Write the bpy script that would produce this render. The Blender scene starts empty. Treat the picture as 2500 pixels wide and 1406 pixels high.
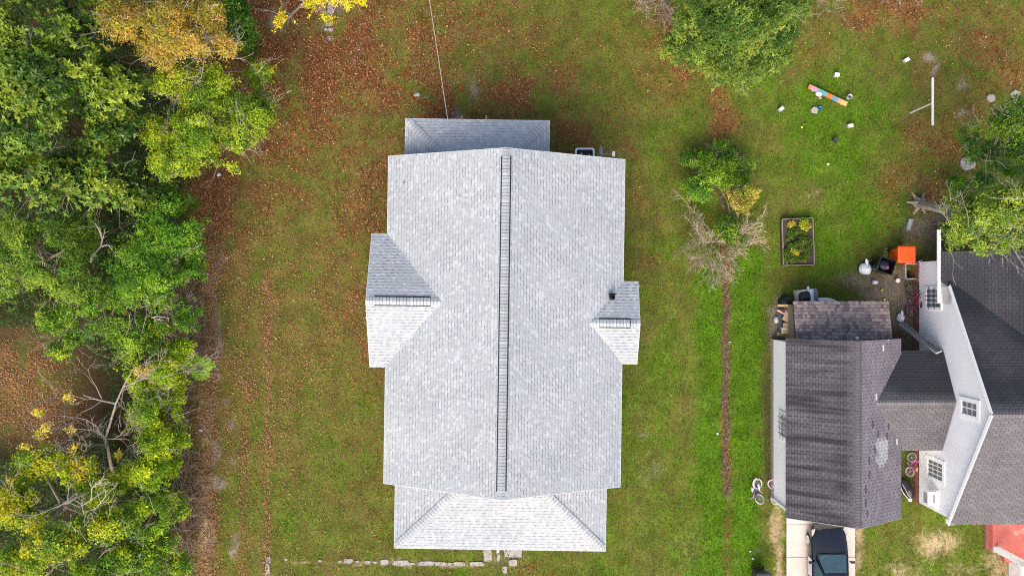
import bpy, math, random
import numpy as np
from mathutils import Vector, Matrix

random.seed(7)
RNG = np.random.default_rng(11)
rad = math.radians

# ------------------------------------------------------------------ camera, sky, sun, exposure
H = 36.0            # drone height above the lawn (m)
F = 1800.0          # focal length in photo pixels (2500 px wide)
SC = bpy.context.scene
COL = SC.collection
cam_d = bpy.data.cameras.new("drone_camera")
cam_d.sensor_width = 36.0
cam_d.lens = F / 2500.0 * 36.0
cam_d.clip_end = 5000
cam = bpy.data.objects.new("drone_camera", cam_d)
cam.location = (0, 0, H)
COL.objects.link(cam)
SC.camera = cam

SUN_EL, SUN_AZ = 42.0, -10.0        # azimuth: degrees east of south (south = down in the picture)
sdir = Vector((math.sin(rad(SUN_AZ)) * math.cos(rad(SUN_EL)), -math.cos(rad(SUN_AZ)) * math.cos(rad(SUN_EL)), math.sin(rad(SUN_EL))))
world = bpy.data.worlds.new("World")
SC.world = world
world.use_nodes = True
wn = world.node_tree
sky = wn.nodes.new("ShaderNodeTexSky")
sky.sky_type = 'NISHITA'
sky.sun_disc = False
sky.sun_elevation = rad(SUN_EL)
sky.sun_rotation = math.atan2(sdir.x, sdir.y)
sky.air_density = 1.0
sky.dust_density = 5.0
sky.ozone_density = 0.6
wn.nodes["Background"].inputs[1].default_value = 0.15
wn.links.new(sky.outputs[0], wn.nodes["Background"].inputs[0])
sun_d = bpy.data.lights.new("sun", 'SUN')
sun_d.energy = 1.0
sun_d.angle = rad(60)
sun_d.color = (1.0, 0.955, 0.90)
sun = bpy.data.objects.new("sun", sun_d)
sun.rotation_euler = sdir.to_track_quat('Z', 'Y').to_euler()
sun.location = sdir * 60
COL.objects.link(sun)
SC.view_settings.view_transform = 'Standard'
SC.view_settings.look = 'None'
SC.view_settings.exposure = 0.90
SC.view_settings.gamma = 1.0
SC.cycles.use_denoising = False
SC.cycles.filter_width = 1.1
SC.cycles.max_bounces = 6
SC.cycles.sample_clamp_indirect = 2.0
SC.cycles.transparent_max_bounces = 4

# ------------------------------------------------------------------ helpers
def U(px, py, h=0.0):
    """photo pixel seen at height h -> place in the world (metres)"""
    s = (H - h) / F
    return Vector(((px - 1250.0) * s, (703.0 - py) * s, h))

class MB:
    """collects shapes for ONE mesh object"""
    def __init__(self):
        self.v, self.f, self.c = [], [], []
    def add(self, vs, fs, col=(1, 1, 1)):
        n = len(self.v)
        self.v.extend([tuple(p) for p in vs])
        for f in fs:
            self.f.append(tuple(i + n for i in f)); self.c.append(col)
        return self
    def box(self, c, s, M=None, col=(1, 1, 1), top=1.0):
        """box centred at c; top scales the upper face"""
        x, y, z = s[0] / 2, s[1] / 2, s[2] / 2
        vs = [Vector(p) for p in ((-x, -y, -z), (x, -y, -z), (x, y, -z), (-x, y, -z),
              (-x * top, -y * top, z), (x * top, -y * top, z), (x * top, y * top, z), (-x * top, y * top, z))]
        if M is not None: vs = [M @ p for p in vs]
        c = Vector(c)
        return self.add([p + c for p in vs], [(3, 2, 1, 0), (4, 5, 6, 7), (0, 1, 5, 4), (1, 2, 6, 5), (2, 3, 7, 6), (3, 0, 4, 7)], col)
    def bar(self, a, b, w, h, col=(1, 1, 1), up=(0, 0, 1)):
        a, b = Vector(a), Vector(b)
        d = b - a; L = d.length; d.normalize()
        u = Vector(up)
        if abs(d.dot(u)) > .98: u = Vector((1, 0, 0))
        s = d.cross(u).normalized(); u = s.cross(d)
        M = Matrix((d, s, u)).transposed()
        return self.box((a + b) / 2, (L, w, h), M, col)
    def tube(self, pts, rs, n=6, col=(1, 1, 1), cap=True):
        pts = [Vector(p) for p in pts]
        if not hasattr(rs, '__len__'): rs = [rs] * len(pts)
        vs = []
        for i, p in enumerate(pts):
            d = (pts[min(i + 1, len(pts) - 1)] - pts[max(i - 1, 0)])
            if d.length < 1e-9: d = Vector((0, 0, 1))
            d.normalize()
            u = Vector((0, 0, 1)) if abs(d.z) < .9 else Vector((1, 0, 0))
            s = d.cross(u).normalized(); u = s.cross(d)
            for k in range(n):
                t = 2 * math.pi * k / n
                vs.append(p + (s * math.cos(t) + u * math.sin(t)) * rs[i])
        fs = []
        for i in range(len(pts) - 1):
            for k in range(n):
                a = i * n + k; b = i * n + (k + 1) % n
                fs.append((a, b, b + n, a + n))
        if cap:
            fs.append(tuple(range(n))[::-1]); fs.append(tuple((len(pts) - 1) * n + k for k in range(n)))
        return self.add(vs, fs, col)
    def lathe(self, prof, c=(0, 0, 0), n=16, M=None, col=(1, 1, 1), jit=0.0):
        """prof: (radius, z) pairs"""
        vs = []; c = Vector(c)
        for (r, z) in prof:
            for k in range(n):
                t = 2 * math.pi * k / n
                rr = r * (1 + random.uniform(-jit, jit))
                p = Vector((rr * math.cos(t), rr * math.sin(t), z))
                if M is not None: p = M @ p
                vs.append(p + c)
        fs = []
        for i in range(len(prof) - 1):
            for k in range(n):
                a = i * n + k; b = i * n + (k + 1) % n
                fs.append((a, b, b + n, a + n))
        if prof[0][0] > 1e-6: fs.append(tuple(range(n))[::-1])
        if prof[-1][0] > 1e-6: fs.append(tuple((len(prof) - 1) * n + k for k in range(n)))
        return self.add(vs, fs, col)
    def torus(self, c, R, r, axis_M=None, n=20, m=6, col=(1, 1, 1)):
        vs, fs = [], []; c = Vector(c)
        for i in range(n):
            t = 2 * math.pi * i / n
            for k in range(m):
                s = 2 * math.pi * k / m
                p = Vector(((R + r * math.cos(s)) * math.cos(t), r * math.sin(s), (R + r * math.cos(s)) * math.sin(t)))
                if axis_M is not None: p = axis_M @ p
                vs.append(p + c)
        for i in range(n):
            for k in range(m):
                a = i * m + k; b = i * m + (k + 1) % m; d = ((i + 1) % n) * m
                fs.append((a, b, d + (k + 1) % m, d + k))
        return self.add(vs, fs, col)
    def loft(self, secs, col=(1, 1, 1), closed=False, caps=True):
        n = len(secs[0]); vs = [p for s in secs for p in s]; fs = []
        for i in range(len(secs) - 1):
            for k in range(n if closed else n - 1):
                a = i * n + k; b = i * n + (k + 1) % n
                fs.append((a, b, b + n, a + n))
        if caps:
            fs.append(tuple(range(n))[::-1]); fs.append(tuple((len(secs) - 1) * n + k for k in range(n)))
        return self.add(vs, fs, col)
    def prism(self, poly, z0, z1, col=(1, 1, 1), bev=0.0):
        """plan polygon (x, y) extruded from z0 to z1, top pulled in by bev"""
        n = len(poly)
        cx = sum(p[0] for p in poly) / n; cy = sum(p[1] for p in poly) / n
        vs = [(p[0], p[1], z0) for p in poly]
        if bev:
            vs += [(p[0], p[1], z1 - bev) for p in poly]
            for p in poly:
                d = Vector((cx - p[0], cy - p[1])); d = d.normalized() * bev
                vs.append((p[0] + d.x, p[1] + d.y, z1))
        else:
            vs += [(p[0], p[1], z1) for p in poly]
        k = 3 if bev else 2
        fs = [tuple(range(n))[::-1], tuple((k - 1) * n + i for i in range(n))]
        for j in range(k - 1):
            for i in range(n):
                a = j * n + i; b = j * n + (i + 1) % n
                fs.append((a, b, b + n, a + n))
        return self.add(vs, fs, col)
    def build(self, name, mat, parent=None, origin=(0, 0, 0), smooth=False, kind=None):
        o = Vector(origin)
        me = bpy.data.meshes.new(name)
        me.from_pydata([tuple(Vector(p) - o) for p in self.v], [], self.f)
        at = me.attributes.new("Col", 'FLOAT_COLOR', 'FACE')
        cols = np.ones((len(self.f), 4), np.float32)
        cols[:, :3] = np.array(self.c, np.float32).reshape(-1, 3)
        at.data.foreach_set("color", cols.ravel())
        if smooth:
            me.polygons.foreach_set("use_smooth", [True] * len(me.polygons))
        me.materials.append(mat)
        ob = bpy.data.objects.new(name, me)
        COL.objects.link(ob)
        if parent is not None: ob.parent = parent
        if kind: ob["kind"] = kind
        return ob

def np_obj(name, V, Fc, C, mat, parent=None, kind=None, smooth=False):
    """mesh object straight from numpy arrays (faces all of one size)"""
    me = bpy.data.meshes.new(name)
    nf, k = Fc.shape
    me.vertices.add(len(V)); me.vertices.foreach_set("co", V.astype(np.float32).ravel())
    me.loops.add(nf * k); me.loops.foreach_set("vertex_index", Fc.astype(np.int32).ravel())
    me.polygons.add(nf)
    me.polygons.foreach_set("loop_start", np.arange(0, nf * k, k, dtype=np.int32))
    if smooth: me.polygons.foreach_set("use_smooth", np.ones(nf, bool))
    if C is not None:
        at = me.attributes.new("Col", 'FLOAT_COLOR', 'FACE')
        cc = np.ones((nf, 4), np.float32); cc[:, :3] = C
        at.data.foreach_set("color", cc.ravel())
    me.update(calc_edges=True)
    me.materials.append(mat)
    ob = bpy.data.objects.new(name, me)
    COL.objects.link(ob)
    if parent is not None: ob.parent = parent
    if kind: ob["kind"] = kind
    return ob

def thing(name, label, cat, loc=(0, 0, 0), rz=0.0, group=None, M=None):
    o = bpy.data.objects.new(name, None)
    COL.objects.link(o)
    o.empty_display_size = .2
    if M is not None: o.matrix_world = M
    else:
        o.location = loc; o.rotation_euler = (0, 0, rz)
    return tag(o, label, cat, group)

def tag(o, label, cat, group=None):
    o["label"] = label; o["category"] = cat
    if group: o["group"] = group
    return o

def struct(o):
    o["kind"] = "structure"
    return o

# ------------------------------------------------------------------ materials
def mat(name, col=(.5, .5, .5), rough=.7, var=.12, scale=6.0, bump=0.0, spec=.3, metal=0.0, attr=False, coat=0.0,
        transl=0.0, stain_tone=None, fine=0.0, stain_x=None, dark_north_y=None):
    m = bpy.data.materials.new(name); m.use_nodes = True
    nt = m.node_tree; N = nt.nodes; L = nt.links
    b = N["Principled BSDF"]
    b.inputs["Roughness"].default_value = rough
    b.inputs["Specular IOR Level"].default_value = spec
    b.inputs["Metallic"].default_value = metal
    b.inputs["Coat Weight"].default_value = coat
    geo = N.new("ShaderNodeNewGeometry")
    base = N.new("ShaderNodeRGB"); base.outputs[0].default_value = (*col, 1)
    cur = base.outputs[0]
    def mul(a, bsock, fac=1.0):
        mx = N.new("ShaderNodeMix"); mx.data_type = 'RGBA'; mx.blend_type = 'MULTIPLY'
        mx.inputs[0].default_value = fac
        L.new(a, mx.inputs[6]); L.new(bsock, mx.inputs[7])
        return mx.outputs[2]
    if attr:
        at = N.new("ShaderNodeAttribute"); at.attribute_name = "Col"
        cur = mul(cur, at.outputs[0])
    nz = None
    if var > 0:
        nz = N.new("ShaderNodeTexNoise"); nz.inputs["Scale"].default_value = scale; nz.inputs["Detail"].default_value = 5
        L.new(geo.outputs["Position"], nz.inputs["Vector"])
        mr = N.new("ShaderNodeMapRange"); mr.inputs[1].default_value = .25; mr.inputs[2].default_value = .75
        mr.inputs[3].default_value = 1 - var; mr.inputs[4].default_value = 1 + var
        L.new(nz.outputs[0], mr.inputs[0])
        cur = mul(cur, mr.outputs[0])
    if fine > 0:
        n2 = N.new("ShaderNodeTexNoise"); n2.inputs["Scale"].default_value = 60; n2.inputs["Detail"].default_value = 2
        L.new(geo.outputs["Position"], n2.inputs["Vector"])
        mr = N.new("ShaderNodeMapRange"); mr.inputs[1].default_value = .3; mr.inputs[2].default_value = .7
        mr.inputs[3].default_value = 1 - fine; mr.inputs[4].default_value = 1 + fine
        L.new(n2.outputs[0], mr.inputs[0])
        cur = mul(cur, mr.outputs[0])
    if stain_tone:
        # stain = (scale vector, low, high, colour, strength): algae / soot streaks, also the darker tone of the north slopes
        sv, lo, hi, sc, st = stain_tone
        mp = N.new("ShaderNodeMapping"); mp.inputs["Scale"].default_value = sv
        L.new(geo.outputs["Position"], mp.inputs[0])
        n3 = N.new("ShaderNodeTexNoise"); n3.inputs["Scale"].default_value = 1; n3.inputs["Detail"].default_value = 4
        L.new(mp.outputs[0], n3.inputs["Vector"])
        mr = N.new("ShaderNodeMapRange"); mr.inputs[1].default_value = lo; mr.inputs[2].default_value = hi
        mr.inputs[4].default_value = st
        L.new(n3.outputs[0], mr.inputs[0])
        fac = mr.outputs[0]
        if stain_x is not None:     # only the slope west of the ridge is stained
            sp = N.new('ShaderNodeSeparateXYZ'); L.new(geo.outputs['Position'], sp.inputs[0])
            lt = N.new('ShaderNodeMapRange'); lt.inputs[1].default_value = stain_x - .5; lt.inputs[2].default_value = stain_x - .1; lt.inputs[3].default_value = 1; lt.inputs[4].default_value = 0
            L.new(sp.outputs[0], lt.inputs[0])
            mm = N.new('ShaderNodeMath'); mm.operation = 'MULTIPLY'; L.new(fac, mm.inputs[0]); L.new(lt.outputs[0], mm.inputs[1]); fac = mm.outputs[0]
        if dark_north_y is not None:     # the slopes north of the ridge are darker almost throughout
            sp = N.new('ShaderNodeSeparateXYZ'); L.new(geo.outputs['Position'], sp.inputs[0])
            lt = N.new('ShaderNodeMapRange'); lt.inputs[1].default_value = dark_north_y + .1; lt.inputs[2].default_value = dark_north_y + .5
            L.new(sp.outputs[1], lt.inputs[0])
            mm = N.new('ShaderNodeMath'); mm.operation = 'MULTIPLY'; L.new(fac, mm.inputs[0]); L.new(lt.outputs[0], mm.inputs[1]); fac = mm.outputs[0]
        mx = N.new("ShaderNodeMix"); mx.data_type = 'RGBA'
        L.new(fac, mx.inputs[0]); L.new(cur, mx.inputs[6]); mx.inputs[7].default_value = (*sc, 1)
        cur = mx.outputs[2]
    L.new(cur, b.inputs["Base Color"])
    if bump > 0 and nz is not None:
        bp = N.new("ShaderNodeBump"); bp.inputs["Strength"].default_value = bump; bp.inputs["Distance"].default_value = .02
        L.new(nz.outputs[0], bp.inputs["Height"]); L.new(bp.outputs[0], b.inputs["Normal"])
    if transl > 0:
        tr = N.new("ShaderNodeBsdfTranslucent"); L.new(cur, tr.inputs[0])
        ms = N.new("ShaderNodeMixShader"); ms.inputs[0].default_value = transl
        L.new(b.outputs[0], ms.inputs[1]); L.new(tr.outputs[0], ms.inputs[2])
        L.new(ms.outputs[0], N["Material Output"].inputs[0])
    return m

M = {}
M['shingle'] = mat("pale_grey_shingle", (1, 1, 1), .9, .06, .5, attr=True, fine=.10, spec=.2,
                   stain_tone=((.25, .25, .25), .50, .75, (.50, .49, .48), .25))
M['deck_pale'] = mat("grey_underlay", (.15, .155, .17), .95, .1)
M['deck_mid'] = mat("dark_grey_underlay", (.06, .062, .07), .95, .1)
M['deck'] = mat("dark_underlay", (.035, .036, .042), .95, .1)
M['vent'] = mat("black_ridge_vent", (.012, .012, .014), .6, .0)
M['drip'] = mat("white_drip_edge", (.62, .63, .65), .5, .03)
M['siding'] = mat("white_siding", (.74, .74, .76), .55, .03, 1.5)
M['siding2'] = mat("lavender_white_siding", (.88, .87, .90), .5, .04, 1.2)
M['trim'] = mat("white_trim", (.93, .93, .93), .45, .03)
M['glass'] = mat("window_glass", (.15, .155, .17), .06, .3, 2.0, spec=.8)
M['curtain'] = mat("pale_curtain", (.42, .42, .45), .8, .2, 8)
M['bars'] = mat("dark_iron_bars", (.05, .07, .08), .5, .1)
M['brick'] = mat("red_brick", (.30, .12, .09), .85, .25, 14, bump=.3)
M['conc'] = mat("grey_concrete", (.40, .365, .33), .85, .15, 5, bump=.2, fine=.10)
M['conc2'] = mat("driveway_concrete", (.60, .53, .47), .85, .10, 1.6, bump=.1, fine=.08)
M['garage_roof'] = mat("purple_grey_shingle", (1, 1, 1), .75, .12, 1.0, attr=True, fine=.15, spec=.35,
                       stain_tone=((.42, 4.2, .42), .36, .64, (.016, .015, .020), .88), stain_x=15.05)
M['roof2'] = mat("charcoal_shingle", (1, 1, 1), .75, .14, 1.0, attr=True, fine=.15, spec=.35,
                 stain_tone=((.35, .35, .35), .10, .50, (.026, .028, .036), .90), dark_north_y=-5.1)  # nearly even darker tone on the slopes north of the ridge
M['shed_roof'] = mat("brown_blend_shingle", (1, 1, 1), .85, .12, 1.2, attr=True, fine=.15)
M['bark'] = mat("grey_brown_bark", (.30, .25, .205), .9, .3, 9, bump=.5)
M['twig'] = mat("pale_dead_wood", (.40, .35, .30), .9, .25, 6)
M['tan_twig'] = mat("tan_bare_twigs", (.46, .36, .27), .9, .2, 4)
M['bramble'] = mat("brown_bramble", (.37, .255, .185), .9, .35, 3)
M['leaf'] = mat("foliage", (1, 1, 1), .55, .12, 2.0, attr=True, transl=.33, spec=.2)
M['glossleaf'] = mat("glossy_foliage", (1, 1, 1), .42, .10, 2.0, attr=True, transl=.22, spec=.35)
M['litter'] = mat("fallen_leaves", (1, 1, 1), .8, .15, 3.0, attr=True, transl=.12)
M['grass'] = mat("grass_blades", (1, 1, 1), .7, .15, 1.5, attr=True, transl=.3)
M['wood'] = mat("yellow_pine", (.50, .33, .15), .75, .2, 8)
M['board'] = mat("board", (1, 1, 1), .75, .15, 8, attr=True)
M['plastic'] = mat("plastic", (1, 1, 1), .4, .06, 3, attr=True, spec=.5)
M['cloth'] = mat("bag_film", (1, 1, 1), .35, .12, 8, attr=True, spec=.5)
M['metal'] = mat("galvanised_metal", (.55, .57, .58), .35, .1, 4, metal=.7)
M['gutter'] = mat("weathered_gutter", (.30, .29, .30), .5, .2, 3)
M['rubber'] = mat("tyre_rubber", (.02, .02, .021), .8, .1)
M['paint'] = mat("paint", (1, 1, 1), .35, .05, 3, attr=True, spec=.5)
M['car'] = mat("dark_navy_car_paint", (.005, .006, .012), .2, .0, coat=.6, spec=.5)
M['carglass'] = mat("car_glass", (.05, .10, .12), .05, .15, 2, spec=1.0)
M['chrome'] = mat("alloy", (.62, .63, .65), .3, .05, metal=.9)
M['lamp'] = mat("headlamp_lens", (.75, .72, .68), .12, .1, 8, spec=.8)
M['porch'] = mat("red_painted_concrete", (.50, .13, .10), .7, .12, 2, stain_tone=((.9, .9, .9), .55, .62, (.40, .36, .31), .9))
M['stone'] = mat("pale_stone", (.36, .33, .31), .9, .2, 7, bump=.4, fine=.1)

# ------------------------------------------------------------------ ground: one sheet to the horizon
def vnoise(x, y, seed=0):
    def h(i, j):
        n = (i * 374761393 + j * 668265263 + seed * 982451653) & 0x7fffffff
        n = ((n ^ (n >> 13)) * 1274126177) & 0x7fffffff
        return ((n ^ (n >> 16)) & 0xffff) / 65535.0
    xi = np.floor(x).astype(np.int64); yi = np.floor(y).astype(np.int64)
    fx = x - xi; fy = y - yi
    fx = fx * fx * (3 - 2 * fx); fy = fy * fy * (3 - 2 * fy)
    return (h(xi, yi) * (1 - fx) + h(xi + 1, yi) * fx) * (1 - fy) + (h(xi, yi + 1) * (1 - fx) + h(xi + 1, yi + 1) * fx) * fy

def fbm(x, y, seed=0, o=4):
    r = 0; a = .5; t = 0
    for k in range(o):
        r = r + a * vnoise(x * 2 ** k + 17.3 * k, y * 2 ** k - 9.1 * k, seed + k); t += a; a *= .55
    return r / t

# (px, py, rx, ry, weight): patches of the lawn, in photo pixels on the ground plane
LEAF = [(560, 460, 110, 130, .85), (740, 220, 150, 120, .8), (890, 100, 140, 130, .7), (1080, 90, 150, 110, .55), (820, 330, 110, 130, .6), (1200, 110, 160, 120, .5), (640, 90, 120, 220, 1.0), (590, 200, 90, 160, .8), (760, 120, 190, 170, .7), (980, 160, 260, 200, .62), (1150, 240, 190, 80, .85), (680, 330, 130, 190, .6),
        (1270, 215, 200, 85, .75), (1410, 330, 75, 75, .7), (905, 470, 70, 130, .55), (850, 600, 130, 130, .35), (880, 760, 60, 130, .35),
        (540, 520, 60, 140, .8), (700, 760, 160, 200, .28), (620, 1000, 110, 300, .25), (1540, 440, 30, 130, .45), (1560, 640, 40, 60, .3),
        (1640, 190, 70, 50, .8), (1600, 60, 60, 90, .8), (1765, 275, 28, 90, .9), (2180, 25, 190, 45, .85), (2380, 110, 150, 120, .5),
        (2330, 330, 120, 90, .5), (2440, 180, 90, 120, .45), (1990, 60, 70, 80, .5), (2250, 330, 50, 60, .4), (2250, 470, 90, 60, .7), (2290, 560, 80, 60, .7),
        (60, 950, 150, 150, 1.0), (150, 1040, 120, 90, .8), (1450, 120, 120, 120, .22), (1500, 300, 60, 60, .3), (920, 860, 40, 90, .45), (1300, 1395, 60, 25, .6)]
LEAF_STRIPS = [((512, 430), (505, 1420), 26, .95), ((655, 650), (648, 1410), 8, .7), ((600, 900), (590, 1420), 10, .62), ((900, 175), (1100, 282), 7, 1.0),
               ((1752, 200), (1768, 420), 9, 1.0), ((1768, 420), (1772, 690), 6, .9), ((1772, 690), (1772, 1200), 7, .7), ((1773, 1200), (1776, 1410), 3, .8), ((600, 620), (575, 960), 14, .35), ((880, 60), (865, 150), 9, .5)]
SOIL = [(520, 700, 16, 110, .55), (515, 1000, 14, 140, .5), (512, 1300, 14, 120, .5), (540, 640, 9, 60, .8), (532, 820, 11, 60, 1.0), (530, 900, 9, 40, .8), (1155, 222, 16, 32, .7), (2165, 705, 75, 55, 1.0), (2210, 790, 45, 90, 1.0), (2100, 690, 60, 25, .6),
        (2272, 138, 22, 16, .8), (2285, 170, 8, 25, .7), (2347, 205, 17, 22, .7), (2350, 275, 17, 14, .7), (2440, 300, 40, 14, .5), (1895, 800, 20, 55, 1.0), (1904, 745, 20, 30, .7),
        (665, 45, 11, 30, .8), (800, 15, 40, 25, .8), (868, 120, 6, 40, .7), (860, 150, 8, 12, .8), (808, 165, 12, 14, .7), (525, 1100, 14, 40, .9), (530, 1180, 22, 16, 1.0),
        (565, 1130, 14, 14, .6), (570, 1330, 12, 40, .8), (560, 1040, 12, 16, .6), (1565, 1060, 20, 10, .5), (1590, 1150, 40, 30, .4), (545, 985, 16, 14, .6), (1040, 235, 10, 6, .7),
        (2290, 560, 60, 50, .75), (2235, 560, 40, 40, .7), (1850, 1345, 12, 12, .6), (1110, 283, 22, 12, .9), (1000, 1375, 60, 10, .3), (1225, 1368, 35, 26, .6)]
TAN = [(720, 1370, 60, 5, .6), (860, 1372, 70, 5, .7), (980, 1375, 70, 6, .8), (1100, 1376, 80, 6, .8), (505, 680, 18, 80, .5), (500, 850, 20, 110, .65), (500, 1050, 20, 130, .7), (498, 1250, 22, 160, .75), (655, 1000, 7, 380, .3), (1898, 1290, 16, 70, 1.0), (1903, 1370, 12, 60, 1.0), (2097, 1320, 13, 70, 1.0), (2290, 1330, 55, 35, .9), (2240, 1310, 35, 30, .5), (2210, 1395, 60, 30, .6), (2450, 1370, 40, 40, .9),
       (2430, 1310, 12, 40, 1.0), (2350, 1395, 60, 25, .5), (1990, 480, 40, 30, .3), (1560, 1130, 60, 120, .2), (1250, 1375, 50, 18, .4), (1690, 1340, 60, 50, .25), (1640, 900, 60, 150, .15), (1700, 1000, 60, 60, .2)]
LUSH = [(2150, 250, 110, 130, .45), (820, 1150, 130, 230, .5), (1500, 150, 140, 200, .35), (1600, 600, 70, 260, .45), (760, 620, 110, 160, .3), (1640, 150, 120, 150, .25), (1650, 500, 90, 120, .2), (1640, 900, 150, 330, .65), (2040, 320, 200, 200, .95), (2130, 520, 150, 120, .95), (1990, 600, 150, 120, .95), (2130, 130, 90, 80, .4), (1900, 230, 150, 130, .6), (2080, 640, 60, 40, .8),
        (1850, 560, 90, 120, .5), (700, 1290, 45, 70, .75), (860, 1010, 110, 140, .45), (900, 1150, 80, 120, .3), (2260, 1250, 60, 30, .5), (2150, 1330, 40, 50, .55), (2360, 1290, 60, 25, .7), (1290, 1370, 30, 14, .5), (1560, 380, 60, 150, .25),
        (560, 1230, 50, 80, .2), (1500, 230, 100, 90, .25), (750, 1100, 120, 200, .12), (1620, 1300, 80, 90, .2)]
LUSH_STRIPS = [((1742, 690), (1736, 1410), 52, 1.35), ((1825, 640), (1822, 1410), 52, 1.25), ((1728, 980), (1728, 1100), 40, .5)]
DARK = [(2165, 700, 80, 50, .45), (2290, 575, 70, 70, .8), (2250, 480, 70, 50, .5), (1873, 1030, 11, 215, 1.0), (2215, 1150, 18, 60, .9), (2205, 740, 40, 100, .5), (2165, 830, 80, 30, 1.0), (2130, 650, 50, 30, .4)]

def masks(px, py):
    wob = 60.0
    qx = px + (fbm(px / 70, py / 70, 3) - .5) * wob + (fbm(px / 22, py / 22, 23, 2) - .5) * 18
    qy = py + (fbm(px / 70, py / 70, 5) - .5) * wob + (fbm(px / 22, py / 22, 25, 2) - .5) * 18
    sx = px + (fbm(px / 30, py / 30, 8) - .5) * 26; sy = py + (fbm(px / 30, py / 30, 9) - .5) * 26
    def blobs(L, x, y):
        r = np.zeros_like(x)
        for (a, b, rx, ry, w) in L:
            d = ((x - a) / rx) ** 2 + ((y - b) / ry) ** 2
            r = np.maximum(r, w * np.exp(-d * .9))
        return r
    def strips(L, x, y):
        r = np.zeros_like(x)
        for ((ax, ay), (bx, by), w, k) in L:
            t = np.clip(((x - ax) * (bx - ax) + (y - ay) * (by - ay)) / ((bx - ax) ** 2 + (by - ay) ** 2), 0, 1)
            d = np.hypot(x - ax - t * (bx - ax), y - ay - t * (by - ay))
            r = np.maximum(r, k * np.exp(-(d / w) ** 2))
        return r
    lstr = strips(LEAF_STRIPS, sx, sy)
    leaf = np.maximum(blobs(LEAF, qx, qy), lstr)
    left = np.clip((1500 - px) / 900, 0, 1) * np.clip((1250 - py) / 700, .15, 1)
    leaf = np.maximum(leaf, .20 * left)
    patch = fbm(px / 60, py / 60, 31)
    p2 = fbm(px / 26, py / 26, 33, 3)
    leaf = np.clip(leaf * np.clip(.1 + 3.2 * (patch - .28) + 1.6 * (p2 - .5), .08, 1.9), 0, 1)
    leaf = np.maximum(leaf, lstr * np.clip(.2 + 1.2 * p2, 0, 1))
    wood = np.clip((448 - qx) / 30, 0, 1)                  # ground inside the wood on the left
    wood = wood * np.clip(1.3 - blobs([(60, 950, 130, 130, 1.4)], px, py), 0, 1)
    soil = blobs(SOIL, sx, sy) * np.clip(.3 + 1.3 * fbm(px / 18, py / 18, 41), 0, 1.2)
    tan = blobs(TAN, sx, sy) * np.clip(.2 + 1.4 * fbm(px / 25, py / 25, 43), 0, 1.2)
    base = .30 + .17 * np.clip((px - 900) / 500, 0, 1) + .10 * np.clip((py - 600) / 600, 0, 1)
    lush = np.maximum(np.maximum(blobs(LUSH, qx, qy), strips(LUSH_STRIPS, qx, sy)), base)
    lush = np.clip(lush * (.6 + .8 * fbm(px / 40, py / 40, 51)) + .18 * (fbm(px / 90, py / 90, 52) - .5) + .55 * (fbm(px / 45, py / 45, 57) - .5) * (lush < .8), 0, 1)
    lush = lush * (1 - .55 * strips([((1772, 690), (1772, 1200), 9, 1.0), ((1774, 1200), (1775, 1410), 4, .8)], sx, py))
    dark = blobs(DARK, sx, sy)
    vine = strips([((1771, 690), (1771, 1205), 3.5, .9)], px + (fbm(px * 0, py / 14, 61) - .5) * 10, py)
    return leaf, np.clip(soil, 0, 1), np.clip(tan, 0, 1), lush, np.clip(dark, 0, 1), wood, vine

def axis(lo, hi, step):
    inner = np.arange(lo, hi + 1e-6, step)
    outer = np.array([5, 15, 40, 120, 400, 1500.0])
    return np.concatenate([(lo - outer)[::-1], inner, hi + outer])
gx = axis(-30, 30, .16); gy = axis(-19, 19, .16)
GX, GY = np.meshgrid(gx, gy)
PX = 1250 + GX.ravel() * 50; PY = 703 - GY.ravel() * 50
leaf, soil, tan, lush, dark, wood, vine = masks(np.clip(PX, -260, 2760), np.clip(PY, -260, 1660))
GZ = (fbm(GX.ravel() / 3, GY.ravel() / 3, 71) - .5) * .08 * (np.abs(GX.ravel()) < 35)
V = np.stack([GX.ravel(), GY.ravel(), GZ - .05], 1)
nx, ny = len(gx), len(gy)
ii = (np.arange(ny - 1)[:, None] * nx + np.arange(nx - 1)[None, :]).ravel()
Fq = np.stack([ii, ii + 1, ii + nx + 1, ii + nx], 1)

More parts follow.
